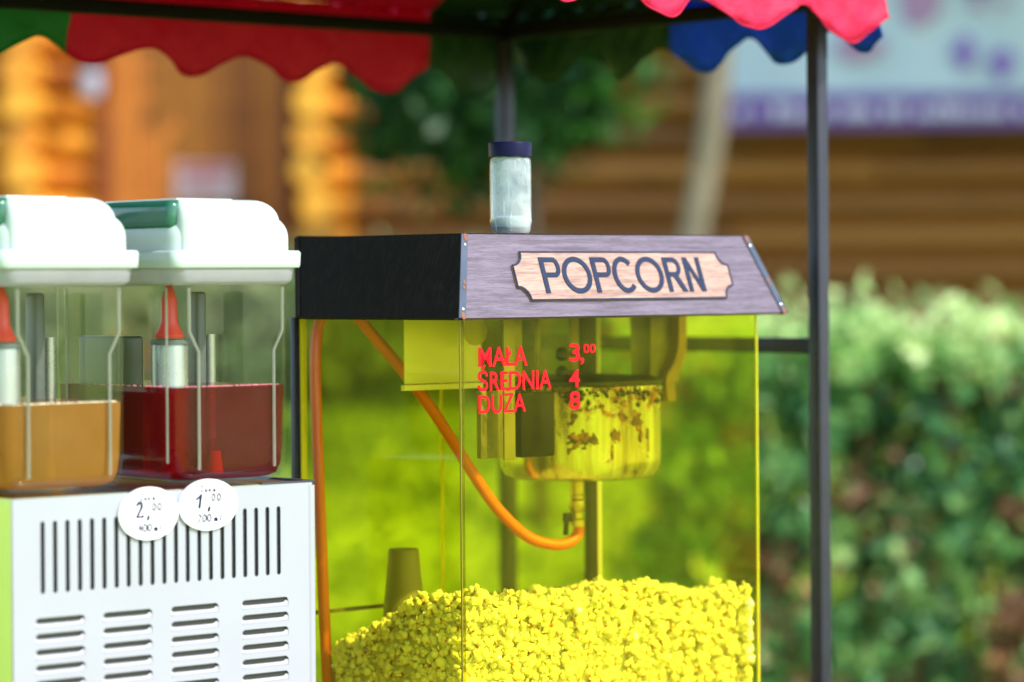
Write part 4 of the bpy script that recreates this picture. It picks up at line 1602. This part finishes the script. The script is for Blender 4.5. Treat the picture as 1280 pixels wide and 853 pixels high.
def bowl(bx0, bx1, drink, level_px, name_label):
    """One clear bowl with its drink, cooling tower, agitator and lid; bx0..bx1 along the panel."""
    zb_, zt_ = PZ + .006, DF.hit((225 + 365) / 2, 334, 'v', BY0).z
    bm = bmesh.new()
    rbox_loft(bm, [(bx0 + .020, bx1 - .020, BY0 + .020, BY1 - .02, zb_, .02), (bx0 + .008, bx1 - .008, BY0 + .008, BY1 - .008, zb_ + .006, .026), (bx0 + .003, bx1 - .003, BY0 + .003, BY1 - .003, zb_ + .02, .028),
                   (bx0 + .001, bx1 - .001, BY0 + .001, BY1 - .001, zb_ + .05, .028), (bx0, bx1, BY0, BY1, zt_ - .024, .026)])
    bw_ = from_bm('bowl', bm, M['bowl'], disp, 50)
    bm = bmesh.new()
    rbox_loft(bm, [(bx0 - .001, bx1 + .001, BY0 - .001, BY1 + .001, zt_ - .026, .026), (bx0 - .006, bx1 + .006, BY0 - .006, BY1 + .006, zt_ - .020, .024), (bx0 - .008, bx1 + .008, BY0 - .008, BY1 + .008, zt_ - .001, .022)])
    from_bm('rim', bm, M['bowl_rim'], bw_, 50)
    # moulded ridges with a jog on the two front corners
    zj = zt_ - .105
    for x, s in ((bx0 + .020, 1), (bx1 - .020, -1)):
        tube('ridge', [(x, BY0 - .001, zt_ - .03), (x, BY0 - .001, zj + .012), (x + s * .016, BY0 - .001, zj - .018), (x + s * .016, BY0 - .001, zb_ + .02)], .0024, M['bowl_edge'], bw_, 8)
    for y in (BY0 + .026, BY1 - .05):
        tube('ridge', [(bx0 - .001, y, zt_ - .03), (bx0 - .001, y, zb_ + .03)], .002, M['bowl_edge'], bw_, 8)
    zl = DF.hit(*level_px, 'v', BY0).z
    bm = bmesh.new()
    i = .004
    rbox_loft(bm, [(bx0 + .024, bx1 - .024, BY0 + .024, BY1 - .024, zb_ + .004, .018), (bx0 + .012, bx1 - .012, BY0 + .012, BY1 - .012, zb_ + .010, .024), (bx0 + .007, bx1 - .007, BY0 + .007, BY1 - .007, zb_ + .024, .026),
                   (bx0 + i + .001, bx1 - i - .001, BY0 + i + .001, BY1 - i - .001, zb_ + .05, .026), (bx0 + i, bx1 - i, BY0 + i, BY1 - i, zl, .024)])
    from_bm('drink', bm, M[drink], bw_, 50)
    bm = bmesh.new()          # froth along the surface of the drink
    for q in range(260):
        t = RNG.uniform(0, 1)
        if q % 3: c = (bx0 + .02 + (bx1 - bx0 - .04) * t, BY0 + .0065 + abs(RNG.normal()) * .004, zl + .0005)
        else: c = (bx0 + .0065 + abs(RNG.normal()) * .004, BY0 + .03 + (BY1 - BY0 - .06) * t, zl + .0005)
        bmesh.ops.create_icosphere(bm, subdivisions=1, radius=RNG.uniform(.0008, .0022), matrix=Matrix.Translation(c))
    from_bm('froth', bm, M['froth_red' if drink == 'red_drink' else 'froth'], bw_, True)
    # cooling tower with red agitator
    tx, ty = bx0 + xT, BY0 + .105
    ztw = DF.hit(210, 424, 'v', BY0 + .1).z
    tw = lathe('cooling_tower', [(0, zb_ + .012), (.027, zb_ + .012), (.027, ztw - .012), (.025, ztw - .003), (.02, ztw), (0, ztw)], (tx, ty, 0), M['tower'], disp, 40)
    lathe('agitator', [(.021, ztw + .001), (.022, ztw + .006), (.017, ztw + .014), (.0125, ztw + .026), (.0115, ztw + .058), (.008, ztw + .070), (.004, ztw + .080), (0, ztw + .083)], (tx, ty, 0), M['red_plastic'], tw, 32)
    lathe('ring', [(.0275, ztw - .008), (.029, ztw - .008), (.029, ztw - .001), (.0275, ztw - .001)], (tx, ty, 0), M['grey_plastic'], tw, 40)
    bm = bmesh.new()
    add_box(bm, (bx0 + xF - .009, BY1 - .16, zb_ + .01), (bx0 + xF + .009, BY1 - .13, zt_ - .036), .005, 3)
    from_bm('filler_tube', bm, M['grey_plastic'], disp, 40)
    bm = bmesh.new()
    add_tube(bm, [(bx0 + xP, BY1 - .15, zb_ + .012), (bx0 + xP, BY1 - .15, ztw + .004)], .008, 14)
    box('tower_shade', (bx0 + .012, BY1 - .17, zb_ + .012), (bx0 + .060, BY1 - .06, ztw + .004), M['black_plastic'], disp, .005, 3)  # added dark block standing in for the tower's shaded side
    from_bm('inner_post', bm, M['tower'], disp, 50)
    bm = bmesh.new()
    add_tube(bm, [((bx0 + bx1) / 2 + .01, BY0 + .07, zb_ + .010), ((bx0 + bx1) / 2 + .01, BY0 + .07, zb_ + .042)], [.012, .008], 14)
    from_bm('outlet_plug', bm, M['red_plastic'] if drink == 'red_drink' else M['tower'], disp, 50)
    # lid
    zf0, zf1 = zt_ - .001, DF.hit(300, 313.5, 'v', BY0).z
    ztp = DF.hit(262, 250, 'v', BY0 + .03).z
    bm = bmesh.new()
    rbox_loft(bm, [(bx0 - .011, bx1 + .011, BY0 - .011, BY1 + .011, zf0, .014), (bx0 - .013, bx1 + .013, BY0 - .013, BY1 + .013, zf0 + .003, .016), (bx0 - .0135, bx1 + .0135, BY0 - .0135, BY1 + .0135, zf1 - .003, .016),
                   (bx0 - .011, bx1 + .011, BY0 - .011, BY1 + .011, zf1, .014)], 6)
    lid = from_bm('lid', bm, M['lid_white'], disp, 50)
    zs_ = zf1 + (ztp - zf1) * .72
    bm = bmesh.new()     # lower shoulders
    sec = []
    for q in range(9):
        t = R(90 * q / 8)
        ins = .026 * (1 - math.cos(t))
        sec.append((bx0 - .004 + ins, bx1 + .004 - ins, BY0 - .002 + ins, BY1 + .004 - ins, zf1 + (zs_ - zf1) * (.35 + .65 * math.sin(t)), .026))
    sec.insert(0, (bx0 - .004, bx1 + .004, BY0 - .002, BY1 + .004, zf1 - .001, .026))
    rbox_loft(bm, sec, 8)
    from_bm('lid_shoulder', bm, M['lid_white'], lid, 60)
    bm = bmesh.new()     # raised crown of the lid
    sec = [(bx0 + .008, bx1 - .022, BY0 - .006, BY1 - .03, zf1 - .001, .012)]
    for q in range(9):
        t = R(90 * q / 8)
        ins = .030 * (1 - math.cos(t))
        sec.append((bx0 + .008 + ins * .25, bx1 - .022 - ins, BY0 - .006 + ins * .9, BY1 - .03 - ins, zf1 + (ztp - zf1) * (.55 + .45 * math.sin(t)), .012))
    rbox_loft(bm, sec, 8)
    from_bm('lid_crown', bm, M['lid_white'], lid, 60)
    bm = bmesh.new()
    add_box(bm, (bx0 + .03, BY0 + .045, ztp - .001), (bx1 - .075, BY1 - .11, ztp + .0025), .002, 2)
    from_bm('lid_badge', bm, M['lid_white'], lid, 40)
    bm = bmesh.new()     # green grip let into the side
    add_box(bm, (bx0 - .006, BY0 + .010, zf1 + (ztp - zf1) * .40), (bx0 + .034, BY1 - .05, ztp - .001), .012, 5)
    from_bm('lid_grip', bm, M['lid_green'], lid, 50)


xB0, xB1 = DF.hit(226, 430, 'v', BY0).x - .006, DF.hit(366, 400, 'v', BY0).x
w_ = xB1 - xB0
xT = DF.hit(212, 450, 'v', BY0 + .105).x - xB0
xF = DF.hit(246, 420, 'v', BY1 - .145).x - xB0
xP = DF.hit(263, 450, 'v', BY1 - .15).x - xB0
xA1 = DF.hit(163, 400, 'v', BY0).x
bowl(xB0, xB1, 'red_drink', (300, 483), 'red')
bowl(xA1 - w_, xA1, 'orange_drink', (90, 505), 'orange')

# ------------------------------------------------------------------ price tags on the panel
def price_tag(label, px, py, rx, ry, rows):
    c = DF.hit(px, py, 'v', -.003)
    t = empty('price_tag', label, 'price tag', DF.m @ Vector((c.x, -.0045, c.z)), DT, 'round price tags on the dispenser')
    sx = (DF.hit(px + rx, py, 'v', 0).x - DF.hit(px - rx, py, 'v', 0).x) / 2
    sz = ry * (DF.m @ c).y / FPX
    bas = (Vector((1, 0, 0)), Vector((0, 0, 1)), Vector((0, -1, 0)))
    ell = lambda k: [(sx * k * math.cos(2 * math.pi * q / 56), sz * k * math.sin(2 * math.pi * q / 56)) for q in range(56)]
    me = flat_mesh([ell(1)], .003)
    disc = link('disc', fit(me, bas, Vector((0, .0015, 0)), 1, 1), M['sticker'], t)
    me = flat_mesh([ell(1), ell(.93)], .0012)
    link('raised_edge', fit(me, bas, Vector((0, -.0005, 0)), 1, 1), M['sticker'], disc)
    bm = bmesh.new()
    for strokes, x, y, s, w in rows:
        for st in strokes:
            add_tube(bm, [(sx * x + sz * s * p * 1.0, -.0006, sz * y + sz * s * q) for p, q in st], w * sz * 1.35, 6)
    from_bm('handwriting', bm, M['pen'], disc)


def dig(ch):
    o_ = lambda: [[(.28 + .26 * math.cos(t), .5 + .5 * math.sin(t)) for t in [2 * math.pi * k / 12 for k in range(13)]]]
    return {
        '0': o_(),
        '1': [[(.0, .62), (.38, 1.0), (.22, 0)]],
        '2': [[(.05, .78), (.2, 1.0), (.42, .95), (.45, .7), (.05, 0), (.6, .06)]],
        '4': [[(.4, 1), (.05, .4), (.6, .42)], [(.45, .7), (.4, 0)]],
        ',': [[(.1, .1), (.0, -.25)]],
        'm': [[(0, 0), (.05, .5)], [(.05, .35), (.2, .5), (.28, 0)], [(.28, .35), (.42, .5), (.5, 0)]],
        'l': [[(.05, 0), (.2, .9)]],
        'C': [[(.55, .9), (.3, 1.05), (.05, .5), (.2, .02), (.55, .15)]],
        'e': [[(.05, .25), (.4, .3), (.3, .5), (.08, .3), (.2, .02), (.45, .08)]],
        'n': [[(0, 0), (.05, .45)], [(.05, .3), (.25, .48), (.35, 0)]],
        'a': [[(.4, .4), (.15, .45), (.05, .15), (.25, 0), (.4, .4), (.45, .0)]],
    }[ch]


def word(s, x, y, size, w, adv):
    out = []
    for ch in s:
        if ch != ' ': out.append((dig(ch), x, y, size, w))
        x += adv
    return out


price_tag('white oval price tag reading 2,00 400 ml on the slotted panel', 185, 642, 37, 33,
          word('Cena', -.30, .50, .26, .017, .14) + word('2,', -.42, -.12, .56, .042, .38) + word('00', .12, .10, .28, .020, .19) + word('400', -.36, -.68, .30, .020, .165) + word('ml', .18, -.68, .30, .020, .20))
price_tag('white oval price tag reading 1,00 200 ml at the panel edge', 259.5, 631, 36.5, 32,
          word('Cena', -.26, .50, .26, .017, .14) + word('1,', -.40, -.12, .56, .042, .40) + word('00', .12, .14, .28, .020, .19) + word('200', -.36, -.66, .30, .020, .165) + word('ml', .20, -.66, .30, .020, .20))
